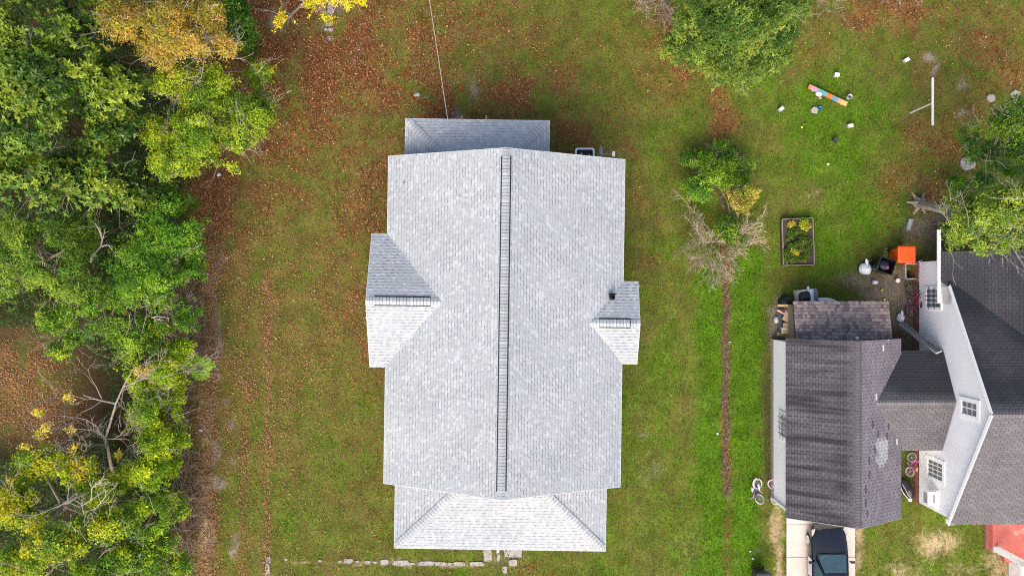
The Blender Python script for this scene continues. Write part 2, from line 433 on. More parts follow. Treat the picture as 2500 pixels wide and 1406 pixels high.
def ground_mat():
    m = bpy.data.materials.new("lawn"); m.use_nodes = True
    nt = m.node_tree; N = nt.nodes; L = nt.links
    b = N["Principled BSDF"]; b.inputs["Roughness"].default_value = .95; b.inputs["Specular IOR Level"].default_value = .1
    geo = N.new("ShaderNodeNewGeometry")
    def noise(s, d=4, ro=.5):
        n = N.new("ShaderNodeTexNoise"); n.inputs["Scale"].default_value = s; n.inputs["Detail"].default_value = d; n.inputs["Roughness"].default_value = ro
        L.new(geo.outputs["Position"], n.inputs["Vector"]); return n.outputs[0]
    def rng(s, a, b_, c=0.0, d=1.0):
        r = N.new("ShaderNodeMapRange"); r.inputs[1].default_value = a; r.inputs[2].default_value = b_; r.inputs[3].default_value = c; r.inputs[4].default_value = d
        L.new(s, r.inputs[0]); return r.outputs[0]
    def math_(op, a, b_):
        n = N.new("ShaderNodeMath"); n.operation = op; n.use_clamp = True
        for i, s in enumerate((a, b_)):
            if isinstance(s, float): n.inputs[i].default_value = s
            else: L.new(s, n.inputs[i])
        return n.outputs[0]
    def mix(f, a, b_):
        n = N.new("ShaderNodeMix"); n.data_type = 'RGBA'
        if isinstance(f, float): n.inputs[0].default_value = f
        else: L.new(f, n.inputs[0])
        for i, s in ((6, a), (7, b_)):
            if isinstance(s, tuple): n.inputs[i].default_value = (*s, 1)
            else: L.new(s, n.inputs[i])
        return n.outputs[2]
    a1 = N.new("ShaderNodeAttribute"); a1.attribute_name = "maskA"
    a2 = N.new("ShaderNodeAttribute"); a2.attribute_name = "maskB"
    s1 = N.new("ShaderNodeSeparateColor"); L.new(a1.outputs[0], s1.inputs[0])
    s2 = N.new("ShaderNodeSeparateColor"); L.new(a2.outputs[0], s2.inputs[0])
    leafS, soilS, lushS = s1.outputs; tanS, darkS, woodS = s2.outputs
    vineS = a1.outputs["Alpha"]
    n_f = noise(22, 4, .7); n_m = noise(5, 4, .6); n_x = noise(60, 2, .6)
    grass_dry = mix(rng(n_f, .35, .65), (.115, .076, .024), (.205, .142, .050))
    grass_lush = mix(rng(n_f, .35, .65), (.052, .130, .004), (.125, .245, .012))
    lf = math_('ADD', lushS, rng(n_m, .3, .7, -.32, .32))
    col = mix(lf, grass_dry, grass_lush)
    lit = mix(rng(n_x, .35, .62), (.130, .052, .020), (.32, .150, .062))
    lfac = math_('ADD', leafS, rng(n_f, .3, .7, -.35, .35))
    lfac = math_('MULTIPLY', lfac, rng(leafS, .02, .15))
    col = mix(math_('MULTIPLY', lfac, .85), col, lit)
    tanc = mix(rng(n_x, .3, .7), (.42, .29, .16), (.58, .44, .28))
    col = mix(math_('MULTIPLY', rng(math_('ADD', tanS, rng(n_m, .3, .7, -.25, .25)), .2, .75), .8), col, tanc)
    soilc = mix(rng(n_x, .3, .7), (.24, .185, .15), (.37, .30, .255))
    col = mix(math_('MULTIPLY', rng(math_('ADD', soilS, rng(n_f, .3, .7, -.25, .25)), .25, .7), .85), col, soilc)
    col = mix(vineS, col, mix(rng(n_x, .35, .65), (.085, .045, .022), (.23, .135, .075)))
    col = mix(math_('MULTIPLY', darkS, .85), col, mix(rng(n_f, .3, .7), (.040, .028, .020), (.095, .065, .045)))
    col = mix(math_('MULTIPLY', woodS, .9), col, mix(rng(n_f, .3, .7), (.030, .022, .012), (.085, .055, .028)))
    L.new(col, b.inputs["Base Color"])
    vb = mix(1.0, (0, 0, 0), rng(noise(1.1, 4, .6), .3, .7, .70, 1.25))
    mm_ = N.new('ShaderNodeMix'); mm_.data_type = 'RGBA'; mm_.blend_type = 'MULTIPLY'; mm_.inputs[0].default_value = 1
    L.new(col, mm_.inputs[6]); L.new(vb, mm_.inputs[7]); L.new(mm_.outputs[2], b.inputs['Base Color'])
    bp = N.new("ShaderNodeBump"); bp.inputs["Strength"].default_value = .7; bp.inputs["Distance"].default_value = .05
    L.new(n_f, bp.inputs["Height"]); L.new(bp.outputs[0], b.inputs["Normal"])
    return m
M['ground'] = ground_mat()
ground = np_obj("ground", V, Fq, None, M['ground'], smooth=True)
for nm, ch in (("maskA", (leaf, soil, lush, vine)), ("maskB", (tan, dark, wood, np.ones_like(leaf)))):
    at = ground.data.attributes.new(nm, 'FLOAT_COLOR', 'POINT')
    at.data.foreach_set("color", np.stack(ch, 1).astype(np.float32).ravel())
struct(ground)

def ground_z(x, y):
    return (fbm(x / 3, y / 3, 71) - .5) * .08 - .05

# footprints where nothing grows (world metres): the three buildings and the concrete
def blocked(x, y):
    b = (x > 12.65) & (x < 17.5) & (y > -10.2) & (y < -2.5)
    b |= (x > 13.4) & (x < 16.75) & (y < -10.1)
    b |= (x > 19.6) & (y > -10.45) & (y < 1.3)
    b |= (x > 23.1) & (y > -12.8) & (y < -10.3)
    b |= (x > -5.6) & (x < 4.9) & (y > -8.4) & (y < 5.4)
    return b

def leaves(P, D, Nn, Ln, Wd, C, fold=.18):
    """rhombic leaf blades: base, left, tip, right, folded along the midrib"""
    n = len(P)
    S = np.cross(Nn, D); S /= np.linalg.norm(S, axis=1)[:, None] + 1e-9
    up = np.cross(D, S)
    mid = P + D * (Ln * .45)[:, None]
    lift = up * (Wd * fold)[:, None]
    Vv = np.empty((n, 4, 3))
    Vv[:, 0] = P; Vv[:, 1] = mid + S * (Wd * .5)[:, None] + lift
    Vv[:, 2] = P + D * Ln[:, None]; Vv[:, 3] = mid - S * (Wd * .5)[:, None] + lift
    i = np.arange(n) * 4
    Ff = np.empty((n, 2, 3), np.int64)
    Ff[:, 0] = np.stack([i, i + 2, i + 1], 1); Ff[:, 1] = np.stack([i, i + 3, i + 2], 1)
    return Vv.reshape(-1, 3), Ff.reshape(-1, 3), np.repeat(C, 2, axis=0)

def unit(n, rng=RNG):
    v = rng.normal(size=(n, 3)); return v / np.linalg.norm(v, axis=1)[:, None]

# grass blades
n = 420000
x = RNG.uniform(-16, 26.5, n); y = RNG.uniform(-15.5, 15.5, n)
px, py = 1250 + x * 50, 703 - y * 50
lf_, so_, ta_, lu_, da_, wo_, vi_ = masks(px, py)
keep = (RNG.random(n) < (.25 + .75 * lu_) * (1 - .8 * so_) * (1 - .6 * lf_) * (1 - .85 * da_) * (1 - .6 * ta_) * (1 - wo_) * (1 - .8 * vi_)) & ~blocked(x, y)
x, y, lu, ta_ = x[keep], y[keep], lu_[keep], ta_[keep]; n = len(x)
P = np.stack([x, y, ground_z(x, y) - .005], 1)
D = np.stack([RNG.normal(0, .75, n), RNG.normal(0, .75, n), np.full(n, .9)], 1); D /= np.linalg.norm(D, axis=1)[:, None]
hgt = RNG.uniform(.05, .11, n) * (.75 + .6 * lu)
t = np.clip(lu + RNG.normal(0, .16, n), 0, 1)[:, None]
C = (1 - t) * np.array([.195, .142, .045]) + t * np.array([.118, .262, .010])
C = C * RNG.uniform(.5, 1.45, (n, 1)) * (.62 + .76 * fbm(x * 1.1, y * 1.1, 81))[:, None]; C += ta_[:, None] * np.array([.12, .05, .02])
Vg, Fg, Cg = leaves(P, D, unit(n), hgt, RNG.uniform(.018, .034, n), C, 0)
o = np_obj("grass", Vg, Fg, Cg, M['grass'], kind="stuff")
tag(o, "short patchy lawn grass growing across the yards", "grass")

# fallen leaves
n = 720000
x = RNG.uniform(-25.5, 26.5, n); y = RNG.uniform(-15.5, 15.5, n)
px, py = 1250 + x * 50, 703 - y * 50
lf_, so_, ta_, lu_, da_, wo_, vi_ = masks(px, py)
leftish = np.clip((1480 - px) / 500, .10, 1)
keep = (RNG.random(n) < np.clip(.042 * leftish + .85 * lf_ ** 1.1 * (.35 + .65 * leftish) , 0, 1) * (1 - .97 * wo_)) & ~blocked(x, y)
x, y, lf_ = x[keep], y[keep], lf_[keep]; n = len(x)
P = np.stack([x, y, ground_z(x, y) + RNG.uniform(.02, .06, n)], 1)
a = RNG.uniform(0, 2 * np.pi, n)
D = np.stack([np.cos(a), np.sin(a), RNG.normal(0, .35, n)], 1); D /= np.linalg.norm(D, axis=1)[:, None]
Nn = np.stack([RNG.normal(0, .45, n), RNG.normal(0, .45, n), np.ones(n)], 1)
pal = np.array([[.22, .066, .020], [.30, .105, .034], [.13, .042, .018], [.42, .185, .066], [.52, .31, .13], [.66, .46, .25]])
w = RNG.choice(6, n, p=[.29, .27, .21, .13, .07, .03])
C = pal[w] * RNG.uniform(.7, 1.25, (n, 1))
ts = (np.clip((703 - y * 50 - 380) / 350, 0, 1) * np.clip((1000 - (1250 + x * 50)) / 300, 0, 1) * RNG.uniform(.2, 1, n))[:, None]
C = C * (1 - .7 * ts) + ts * .7 * np.array([.50, .34, .17]) * RNG.uniform(.7, 1.3, (n, 1))
Vg, Fg, Cg = leaves(P, D, Nn, RNG.uniform(.055, .12, n), RNG.uniform(.032, .062, n), C, .4)
o = np_obj("fallen_leaves", Vg, Fg, Cg, M['litter'], kind="stuff")
tag(o, "brown and tan autumn leaves scattered over the lawn", "leaf litter")

# driveway slabs
dw = struct(bpy.data.objects.new("driveway", None)); COL.objects.link(dw)
for (ya, yb) in ((-10.1, -11.52), (-11.54, -13.1), (-13.12, -16.5), (-16.52, -20.0)):
    MB().prism([(13.4, yb), (16.74, yb), (16.74, ya), (13.4, ya)], -.12, .04, bev=.012).build("concrete_slab", M['conc2'], dw)

# ------------------------------------------------------------------ shingled roofs
def clip_poly(poly, a, b, c):
    """keep a*u + b*v <= c"""
    out = []
    for i in range(len(poly)):
        p, q = poly[i], poly[(i + 1) % len(poly)]
        dp = a * p[0] + b * p[1] - c; dq = a * q[0] + b * q[1] - c
        if dp <= 0: out.append(p)
        if (dp < 0 < dq) or (dq < 0 < dp):
            t = dp / (dp - dq); out.append((p[0] + t * (q[0] - p[0]), p[1] + t * (q[1] - p[1])))
    return out

class Roof:
    """shingle tabs of all the planes of one house; the ones nearest the camera become parts, the rest one part"""
    def __init__(self, root, mat_, tones, probs, expo, style, thick=.012, loc=None):
        self.root, self.mat, self.tones, self.probs = root, mat_, tones, probs
        self.expo, self.style, self.th = expo, style, thick
        self.whole, self.cut, self.deck = [], [], MB()
        self.loc = loc if loc is not None else root.location.copy()
        self.rs = random.Random(len(tones) * 31 + int(expo * 1000))
    def plane(self, O, u, run, slope, poly, tint=1.0, special=None):
        """O eave origin (world), u unit eave direction, run unit plan direction upslope, poly [(u, plan distance)]"""
        O, u, run = Vector(O), Vector(u), Vector(run)
        k = math.sqrt(1 + slope * slope)
        v = (run + Vector((0, 0, slope))) / k
        nrm = u.cross(v).normalized()
        pv = [(a, d * k) for a, d in poly]
        # orientation: counter-clockwise
        area = sum(pv[i][0] * pv[(i + 1) % len(pv)][1] - pv[(i + 1) % len(pv)][0] * pv[i][1] for i in range(len(pv)))
        if area < 0: pv = pv[::-1]
        halfs = []
        for i in range(len(pv)):
            p, q = pv[i], pv[(i + 1) % len(pv)]
            a, b = (q[1] - p[1]), -(q[0] - p[0]); L = math.hypot(a, b)
            if L < 1e-6: continue
            halfs.append((a / L, b / L, (a * p[0] + b * p[1]) / L))
        top = [O + u * a + v * b - nrm * .004 for a, b in pv]
        bot = [p - nrm * .14 for p in top]
        m = len(top)
        self.deck.add(top + bot, [tuple(range(m)), tuple(range(m, 2 * m))[::-1]] + [(i, i + m, (i + 1) % m + m, (i + 1) % m) for i in range(m)])
        u0 = min(p[0] for p in pv); u1 = max(p[0] for p in pv); v1 = max(p[1] for p in pv)
        rs = self.rs; c = 0
        vv = min(p[1] for p in pv)
        while vv < v1 - .01:
            if self.style == '3tab':
                uu = u0 - (c % 2) * .1525 - (c // 2 % 2) * .02
            else:
                uu = u0 - rs.uniform(0, .3)
            hi = False
            while uu < u1:
                if self.style == '3tab': w = .305; gap = .020; low = .011; hi = True
                else:
                    hi = not hi
                    w = rs.choice((.11, .14, .17, .20)) if hi else rs.choice((.10, .14, .18))
                    gap = 0.0; low = .024 if hi else .006
                    if rs.random() < .18: low = .006
                a, b = uu, uu + w - gap
                lo, hv = vv + low, vv + self.expo
                rect = [(a, lo), (b, lo), (b, hv), (a, hv)]
                inside = all(h[0] * p[0] + h[1] * p[1] <= h[2] + 1e-6 for h in halfs for p in rect)
                tone = rs.choices(range(len(self.tones)), self.probs)[0]
                tv = tint
                if special:
                    ctr = O + u * ((a + b) / 2) + v * ((lo + hv) / 2)
                    s = special(ctr, rs)
                    if s is not None: tone, tv = s
                t0 = self.th * (1.0 if hi else .45) * rs.uniform(.8, 1.2)
                if inside:
                    self.whole.append((O, u, v, nrm, a, b, lo, hv, t0, tone, tv))
                else:
                    p = rect
                    for h in halfs:
                        p = clip_poly(p, *h)
                        if len(p) < 3: break
                    if len(p) >= 3: self.cut.append((O, u, v, nrm, p, t0, tone, tv))
                uu += w
            vv += self.expo; c += 1
    def finish(self, n_parts=300, name="shingle"):
        camp = Vector((0, 0, H))
        def area(t):
            O, u, v, nrm, a, b, lo, hv = t[:8]
            p = O + u * ((a + b) / 2) + v * ((lo + hv) / 2)
            d = camp - p
            sx, sy = abs(p.x / d.z * F), abs(p.y / d.z * F)
            if sx > 1245 or sy > 698: return 0
            return (b - a) * (hv - lo) * max(0, nrm.dot(d)) / d.length ** 3
        order = sorted(range(len(self.whole)), key=lambda i: -area(self.whole[i]))
        chosen = set(order[:n_parts])
        meshes = {}
        big = MB()
        for i, (O, u, v, nrm, a, b, lo, hv, t0, tone, tv) in enumerate(self.whole):
            col = tuple(x * tv for x in self.tones[tone])
            if i in chosen:
                key = (tone, round(tv, 2), round(hv - lo, 4), round(t0, 3))
                if key not in meshes:
                    e = hv - lo
                    mb = MB().add([(-.5, 0, 0), (.5, 0, 0), (.5, e, .002), (-.5, e, .002), (-.5, 0, t0), (.5, 0, t0), (.5, e, .004), (-.5, e, .004)],
                                  [(4, 5, 6, 7), (0, 1, 5, 4), (1, 2, 6, 5), (3, 0, 4, 7)], col)
                    ob = mb.build(name, self.mat, self.root); meshes[key] = ob.data
                else:
                    ob = bpy.data.objects.new(name, meshes[key]); COL.objects.link(ob); ob.parent = self.root
                p = O + u * ((a + b) / 2) + v * lo - self.loc
                mm = Matrix((u * (b - a), v, nrm)).transposed().to_4x4(); mm.translation = p
                ob.matrix_local = mm
            else:
                q = [O + u * a + v * lo, O + u * b + v * lo, O + u * b + v * hv, O + u * a + v * hv]
                big.add(q[:2] + [q[0] + nrm * t0, q[1] + nrm * t0, q[2] + nrm * .004, q[3] + nrm * .004, q[2], q[3]],
                        [(2, 3, 4, 5), (0, 1, 3, 2), (1, 6, 4, 3), (7, 0, 2, 5)], col)
        for (O, u, v, nrm, p, t0, tone, tv) in self.cut:
            col = tuple(x * tv for x in self.tones[tone])
            vmin = min(q[1] for q in p); n = len(p)
            base = [O + u * q[0] + v * q[1] for q in p]
            topv = [bq + nrm * (t0 + (.004 - t0) * min(1, (q[1] - vmin) / self.expo)) for bq, q in zip(base, p)]
            big.add(base + topv, [tuple(range(n, 2 * n))] + [(i, (i + 1) % n, (i + 1) % n + n, i + n) for i in range(n)], col)
        big.build("shingle_field", self.mat, self.root, self.loc, kind="stuff")
        self.deck.build("roof_deck", M['deck_pale' if self.mat is M['shingle'] else 'deck'], self.root, self.loc)
    def caps(self, p0, p1, fold, half=.16, e=.14, lift=.03, vent=None, tint=1.0):
        """ridge / hip caps from p0 to p1 (each laps the one before); vent = (from, to) fractions of a black ridge vent"""
        p0, p1 = Vector(p0), Vector(p1)
        d = p1 - p0; L = d.length; d.normalize()
        lat = Vector((0, 0, 1)).cross(d).normalized()
        upv = d.cross(lat).normalized()
        R_ = Matrix((d, lat, upv)).transposed().to_4x4()
        n = max(1, int(L / e)); st = L / n
        cache = self.__dict__.setdefault('capm', {})
        for i in range(n):
            tone = self.rs.choices(range(len(self.tones)), self.probs)[0]
            inv = vent and vent[0] <= (i + .5) / n <= vent[1]
            key = (tone, round(fold, 3), half, round(st, 3), tint)
            if key not in cache:
                col = tuple(x * tint for x in self.tones[tone])
                h, f = half, half * fold
                ring = [(-h, -f), (-h * .55, -f * .5), (0, 0), (h * .55, -f * .5), (h, -f)]
                vs = []
                for (xx, zz) in ((0, .014), (st * .88, .004)):
                    vs += [(xx, yy, z + zz) for yy, z in ring] + [(xx, yy, z - .006) for yy, z in ring]
                fs = [(k, k + 10, k + 11, k + 1) for k in range(4)] + [(k, k + 1, k + 6, k + 5) for k in range(4)] + [(0, 5, 15, 10), (4, 14, 19, 9)]
                fs = [f_[::-1] for f_ in fs]
                ob = MB().add(vs, fs, col).build("ridge_cap", self.mat, self.root); cache[key] = ob.data
            else:
                ob = bpy.data.objects.new("ridge_cap", cache[key]); COL.objects.link(ob); ob.parent = self.root
            mm = R_.copy(); mm.translation = p0 + d * (i * st) + upv * (lift + (.028 if inv else 0)) - self.loc
            ob.matrix_local = mm
        if lift > 0:
            b = MB(); h, f = half * .78, half * .78 * fold
            for q in (p0, p1): pass
            sec = lambda q: [q + lat * -h + upv * (-f - .02), q + lat * -h + upv * (-f + lift - .012), q + upv * (lift - .012), q + lat * h + upv * (-f + lift - .012), q + lat * h + upv * (-f - .02)]
            b.loft([sec(p0 + d * .01), sec(p1 - d * .01)]).build("cap_bed", M['deck_mid'], self.root, self.loc)
        if vent:
            a, c = p0 + d * L * vent[0], p0 + d * L * vent[1]
            h = half + .05; f = h * fold
            sec = lambda q: [q + lat * -h + upv * (-f - .03), q + lat * -h + upv * (-f + lift + .018), q + upv * (lift + .018), q + lat * h + upv * (-f + lift + .018), q + lat * h + upv * (-f - .03)]
            MB().loft([sec(a), sec(c)]).build("ridge_vent", M['vent'], self.root, self.loc)

# ------------------------------------------------------------------ the grey-roofed house in the middle
HC = Vector((-.34, -1.485, 0)); TH = rad(-.85)
def W(lx, ly, z=0.0):
    return Vector((HC.x + math.cos(TH) * lx - math.sin(TH) * ly, HC.y + math.sin(TH) * lx + math.cos(TH) * ly, z))
def WD(lx, ly):
    return W(lx, ly) - W(0, 0)
EX, EY = WD(1, 0), WD(0, 1)
house = thing("house", "large house with pale grey shingle gable roof, side wings and hipped porches", "house", (HC.x, HC.y, 0))
hl = house.location.copy()
tones = [(.385, .410, .430), (.365, .390, .410), (.452, .478, .50), (.400, .412, .420), (.348, .372, .392)]
rf = Roof(house, M['shingle'], tones, (.40, .22, .17, .14, .07), .143, 'lam', .014, loc=hl)
hw, hl2, he, ms = 5.24, 7.24, 3.3, .448
hr = he + hw * ms
rf.plane(W(-hw, hl2, he), -EY, EX, ms, [(0, 0), (14.48, 0), (14.48, hw), (0, hw)])
rf.plane(W(hw, -hl2, he), EY, -EX, ms, [(0, 0), (14.48, 0), (14.48, hw), (0, hw)])
# left wing
ws, wd = .387, 2.945
val = ws / ms
rf.plane(W(0, 3.80, he), -EX, -EY, ws, [(5.24 + .0, 0), (5.93, 0), (5.93, wd), (5.24 - val * wd, wd)])
rf.plane(W(0, -2.09, he), EX, EY, ws, [(-5.93, 0), (-5.24, 0), (-5.24 + val * wd, wd), (-5.93, wd)])
# right wing
ws2, wd2 = .375, 1.815
val2 = ws2 / ms
rf.plane(W(0, 1.84, he), -EX, -EY, ws2, [(-5.9, 0), (-5.24, 0), (-5.24 + val2 * wd2, wd2), (-5.9, wd2)])
rf.plane(W(0, -1.79, he), EX, EY, ws2, [(5.24, 0), (5.9, 0), (5.9, wd2), (5.24 - val2 * wd2, wd2)])
# rear and front hipped porch roofs
def porch(x0, x1, ye, d, sgn, ze, s):
    if sgn > 0:   # rear: eave on the far (upper) side
        rf.plane(W(0, ye, ze), -EX, -EY, s, [(-x1, 0), (-x0, 0), (-x0 - d, d), (-x1 + d, d)])
        rf.plane(W(x0, ye, ze), -EY, EX, s, [(0, 0), (d, 0), (d, d)])
        rf.plane(W(x1, ye - d, ze), EY, -EX, s, [(0, 0), (d, 0), (0, d)])
        e = -1
    else:
        rf.plane(W(0, ye, ze), EX, EY, s, [(x0, 0), (x1, 0), (x1 - d, d), (x0 + d, d)])
        rf.plane(W(x0, ye + d, ze), -EY, EX, s, [(0, 0), (d, 0), (0, d)])
        rf.plane(W(x1, ye, ze), EY, -EX, s, [(0, 0), (d, 0), (d, d)])
        e = 1
    for xa, sx in ((x0, 1), (x1, -1)):
        rf.caps(W(xa + sx * .13, ye + e * .13, ze + .13 * s), W(xa + sx * d, ye + e * d, ze + d * s), s * .707, half=.18, e=.16, lift=.04)
porch(-4.60, 1.90, 9.05, 2.15, 1, 2.7, .30)
porch(-4.82, 4.71, -10.31, 3.41, -1, 2.7, .30)
rf.caps(W(0, -hl2 + .02, hr), W(0, hl2 - .02, hr), ms, half=.165, e=.138, lift=.022, vent=(.022, .978))
rz = he + ws * wd
rf.caps(W(-5.92, .855, rz), W(-2.72, .855, rz), ws, half=.165, e=.14, lift=.022, vent=(.11, .86))
rz2 = he + ws2 * wd2
rf.caps(W(5.89, .025, rz2), W(3.70, .025, rz2), ws2, half=.165, e=.14, lift=.022, vent=(.18, .80))
rf.finish(300)
# white drip edges round every eave and rake
db = MB()
def drip(pts):
    for a, b in zip(pts[:-1], pts[1:]):
        db.bar(Vector(a) - Vector((0, 0, .012)), Vector(b) - Vector((0, 0, .012)), .022, .028)
o_ = .008
drip([W(-hw - o_, 3.8, he), W(-hw - o_, hl2 + o_, he), W(0, hl2 + o_, hr), W(hw + o_, hl2 + o_, he), W(hw + o_, 1.84, he)])
drip([W(-hw - o_, -2.09, he), W(-hw - o_, -hl2 - o_, he), W(0, -hl2 - o_, hr), W(hw + o_, -hl2 - o_, he), W(hw + o_, -1.79, he)])
drip([W(-hw, 3.8 + o_, he), W(-5.93 - o_, 3.8 + o_, he), W(-5.93 - o_, .855, rz), W(-5.93 - o_, -2.09 - o_, he), W(-hw, -2.09 - o_, he)])
drip([W(hw, 1.84 + o_, he), W(5.9 + o_, 1.84 + o_, he), W(5.9 + o_, .025, rz2), W(5.9 + o_, -1.79 - o_, he), W(hw, -1.79 - o_, he)])
drip([W(-4.6 - o_, 6.95, 2.7), W(-4.6 - o_, 9.05 + o_, 2.7), W(1.9 + o_, 9.05 + o_, 2.7), W(1.9 + o_, 6.95, 2.7)])
drip([W(-4.82 - o_, -6.95, 2.7), W(-4.82 - o_, -10.31 - o_, 2.7), W(4.71 + o_, -10.31 - o_, 2.7), W(4.71 + o_, -6.95, 2.7)])
db.build("drip_edge", M['drip'], house, hl)
def wprism(pts, z0, z1):
    return [(p.x, p.y) for p in (W(*q) for q in pts)]
def gwall(mb, pts, tops, z0=.5):
    """wall ring: plan points with top heights"""
    n = len(pts)
    vs = [W(*p, z0) for p in pts] + [W(p[0], p[1], t) for p, t in zip(pts, tops)]
    mb.add(vs, [(i, (i + 1) % n, (i + 1) % n + n, i + n) for i in range(n)])
wl = MB()
gwall(wl, [(-4.9, -6.9), (0, -6.9), (4.9, -6.9), (4.9, 6.9), (0, 6.9), (-4.9, 6.9)], [3.25, hr - .16, 3.25, 3.25, hr - .16, 3.25])
gwall(wl, [(-5.6, -1.75), (-4.9, -1.75), (-4.9, 3.45), (-5.6, 3.45), (-5.6, .855)], [3.25, 3.25, 3.25, 3.25, rz - .17])
gwall(wl, [(4.9, -1.45), (5.57, -1.45), (5.57, .025), (5.57, 1.5), (4.9, 1.5)], [3.25, 3.25, rz2 - .17, 3.25, 3.25])
wl.build("wall", M['siding'], house, hl)
fb = MB()
gwall(fb, [(-4.93, -6.93), (4.93, -6.93), (4.93, 6.93), (-4.93, 6.93)], [.52] * 4, -.2)
gwall(fb, [(-5.62, -1.77), (-4.9, -1.77), (-4.9, 3.47), (-5.62, 3.47)], [.52] * 4, -.2)
gwall(fb, [(4.9, -1.47), (5.59, -1.47), (5.59, 1.52), (4.9, 1.52)], [.52] * 4, -.2)
fb.build("foundation", M['brick'], house, hl)
for (x0, x1, y0, y1) in ((-4.4, 1.7, 6.94, 8.8), (-4.6, 4.5, -10.05, -6.94)):
    pb = MB(); pb.prism(wprism([(x0, y0), (x1, y0), (x1, y1), (x0, y1)], 0, 0), -.1, .42)
    pb.build("porch_floor", M['conc'], house, hl)
for lx in (-4.45, -1.5, 1.4, 4.35):
    MB().box(W(lx, -9.9, 1.5), (.15, .15, 2.2)).build("porch_post", M['trim'], house, hl)
for lx in (-4.25, -1.4, 1.5):
    MB().box(W(lx, 8.65, 1.5), (.12, .12, 2.2)).build("porch_post", M['trim'], house, hl)
# wooden back steps: only the ends of the two handrails look out from under the rear roof
st = thing("back_steps", "yellow pine steps with two handrails behind the rear porch", "steps", U(1157, 292, .3).to_tuple()[:2] + (0,))
sl = st.location.copy()
for px_ in (1127, 1187):
    a = U(px_, 283, .85); b = Vector((a.x + .01, a.y - .9, 1.35))
    MB().bar(a, b, .09, .05).build("handrail", M['wood'], st, sl)
    MB().bar((a.x, a.y - .06, -.05), (a.x, a.y - .06, .84), .09, .09).build("post", M['wood'], st, sl)
for k in range(2):
    c = U(1157, 300, .2); MB().box((c.x, c.y - .3 * k - .05, .12 + .16 * k), (1.1, .27, .04)).build("tread", M['wood'], st, sl)
# vents on the roof
p = U(986, 447, 3.75); hz = he + ms * (W(0, 0) - p).dot(EX) * -1
vt = thing("vent_pipe", "thin grey plumbing vent near the left eave of the pale roof", "vent pipe", (p.x, p.y, 3.42))
MB().lathe([(.105, -.02), (.10, .05), (.07, .07), (.04, .09)], n=14).build("flashing", M['gutter'], vt)
MB().lathe([(.038, .05), (.038, .32), (.026, .32), (.026, .2)], n=12).build("pipe", M['metal'], vt)
p = U(1496, 725, 3.9)
vt = thing("vent_pipe", "black plumbing vent pipe with square flashing on the right wing", "vent pipe", (p.x, p.y, 3.64))
MB().box((0, .13, .10), (.33, .06, .05)).box((0, 0, .04), (.24, .24, .04)).build("flashing", M['vent'], vt)
MB().lathe([(.115, .02), (.10, .10), (.10, .34), (.066, .34), (.066, .10)], n=16).build("pipe", M['vent'], vt)
# condenser and dish beside the rear wall
p = U(1428, 385, .9)
ac = thing("condenser", "grey air conditioning condenser with open fan top beside the rear wall", "air conditioner", (p.x, p.y, 0))
def rrect(w, d, r, z, n=4):
    out = []
    for cx, cy, a0 in ((w / 2 - r, d / 2 - r, 0), (-w / 2 + r, d / 2 - r, 90), (-w / 2 + r, -d / 2 + r, 180), (w / 2 - r, -d / 2 + r, 270)):
        for k in range(n + 1):
            a = rad(a0 + 90 * k / n); out.append(Vector((cx + r * math.cos(a), cy + r * math.sin(a), z)))
    return out
MB().loft([rrect(.86, .86, .1, 0), rrect(.86, .86, .1, .82)], closed=True).build("cabinet", M['gutter'], ac)
MB().loft([rrect(.92, .92, .12, .80), rrect(.92, .92, .12, .90), rrect(.80, .80, .09, .93), rrect(.76, .76, .08, .86), rrect(.76, .76, .08, .825)], closed=True, caps=False).build("rim", M['trim'], ac)
MB().loft([rrect(.77, .77, .08, .822), rrect(.77, .77, .08, .828)], closed=True).build("fan_well", M['vent'], ac)
for k in range(3):
    a = 2.1 * k
    MB().add([(.06 * math.cos(a), .06 * math.sin(a), .86), (.32 * math.cos(a), .32 * math.sin(a), .85), (.30 * math.cos(a + .7), .30 * math.sin(a + .7), .88), (.06 * math.cos(a + .7), .06 * math.sin(a + .7), .88)],
             [(0, 1, 2, 3)]).build("fan_blade", M['gutter'], ac)
p = U(1468, 371, 1.9)
ds = thing("satellite_dish", "grey satellite dish on a pole, feed arm pointing right, behind the house", "satellite dish", (p.x, p.y, 0))
MB().tube([(-.06, -.02, -.2), (-.06, -.02, 1.6), (-.02, -.02, 1.85)], .03, 8).build("pole", M['metal'], ds)
RM = Matrix.Rotation(rad(68), 3, 'Y')
MB().lathe([(.001, -.06), (.12, -.05), (.22, -.025), (.29, .01), (.295, .005), (.22, -.04), (.12, -.065), (.001, -.075)], (0, 0, 1.92), 20, RM).build("dish", M['gutter'], ds, smooth=True)
MB().tube([(.02, -.05, 1.66), (.3, -.08, 1.72), (.52, -.1, 1.86)], .018, 6).build("feed_arm", M['metal'], ds)
MB().box((.56, -.1, 1.92), (.12, .22, .12)).box((.52, -.1, 2.0), (.07, .07, .06)).build("receiver", M['trim'], ds)
# overhead service wire
a = U(1095, 305, 3.05); b = U(985, -410, 6.2)
pts = []
for k in range(25):
    t = k / 24; q = a.lerp(b, t); q.z -= .25 * 4 * t * (1 - t) * .4; pts.append(q)
tag(MB().tube(pts, .014, 5).build("service_wire", mat("pale_cable", (.36, .34, .32), .6, .2)), "thin pale overhead wire running from the rear porch to the top edge", "wire")

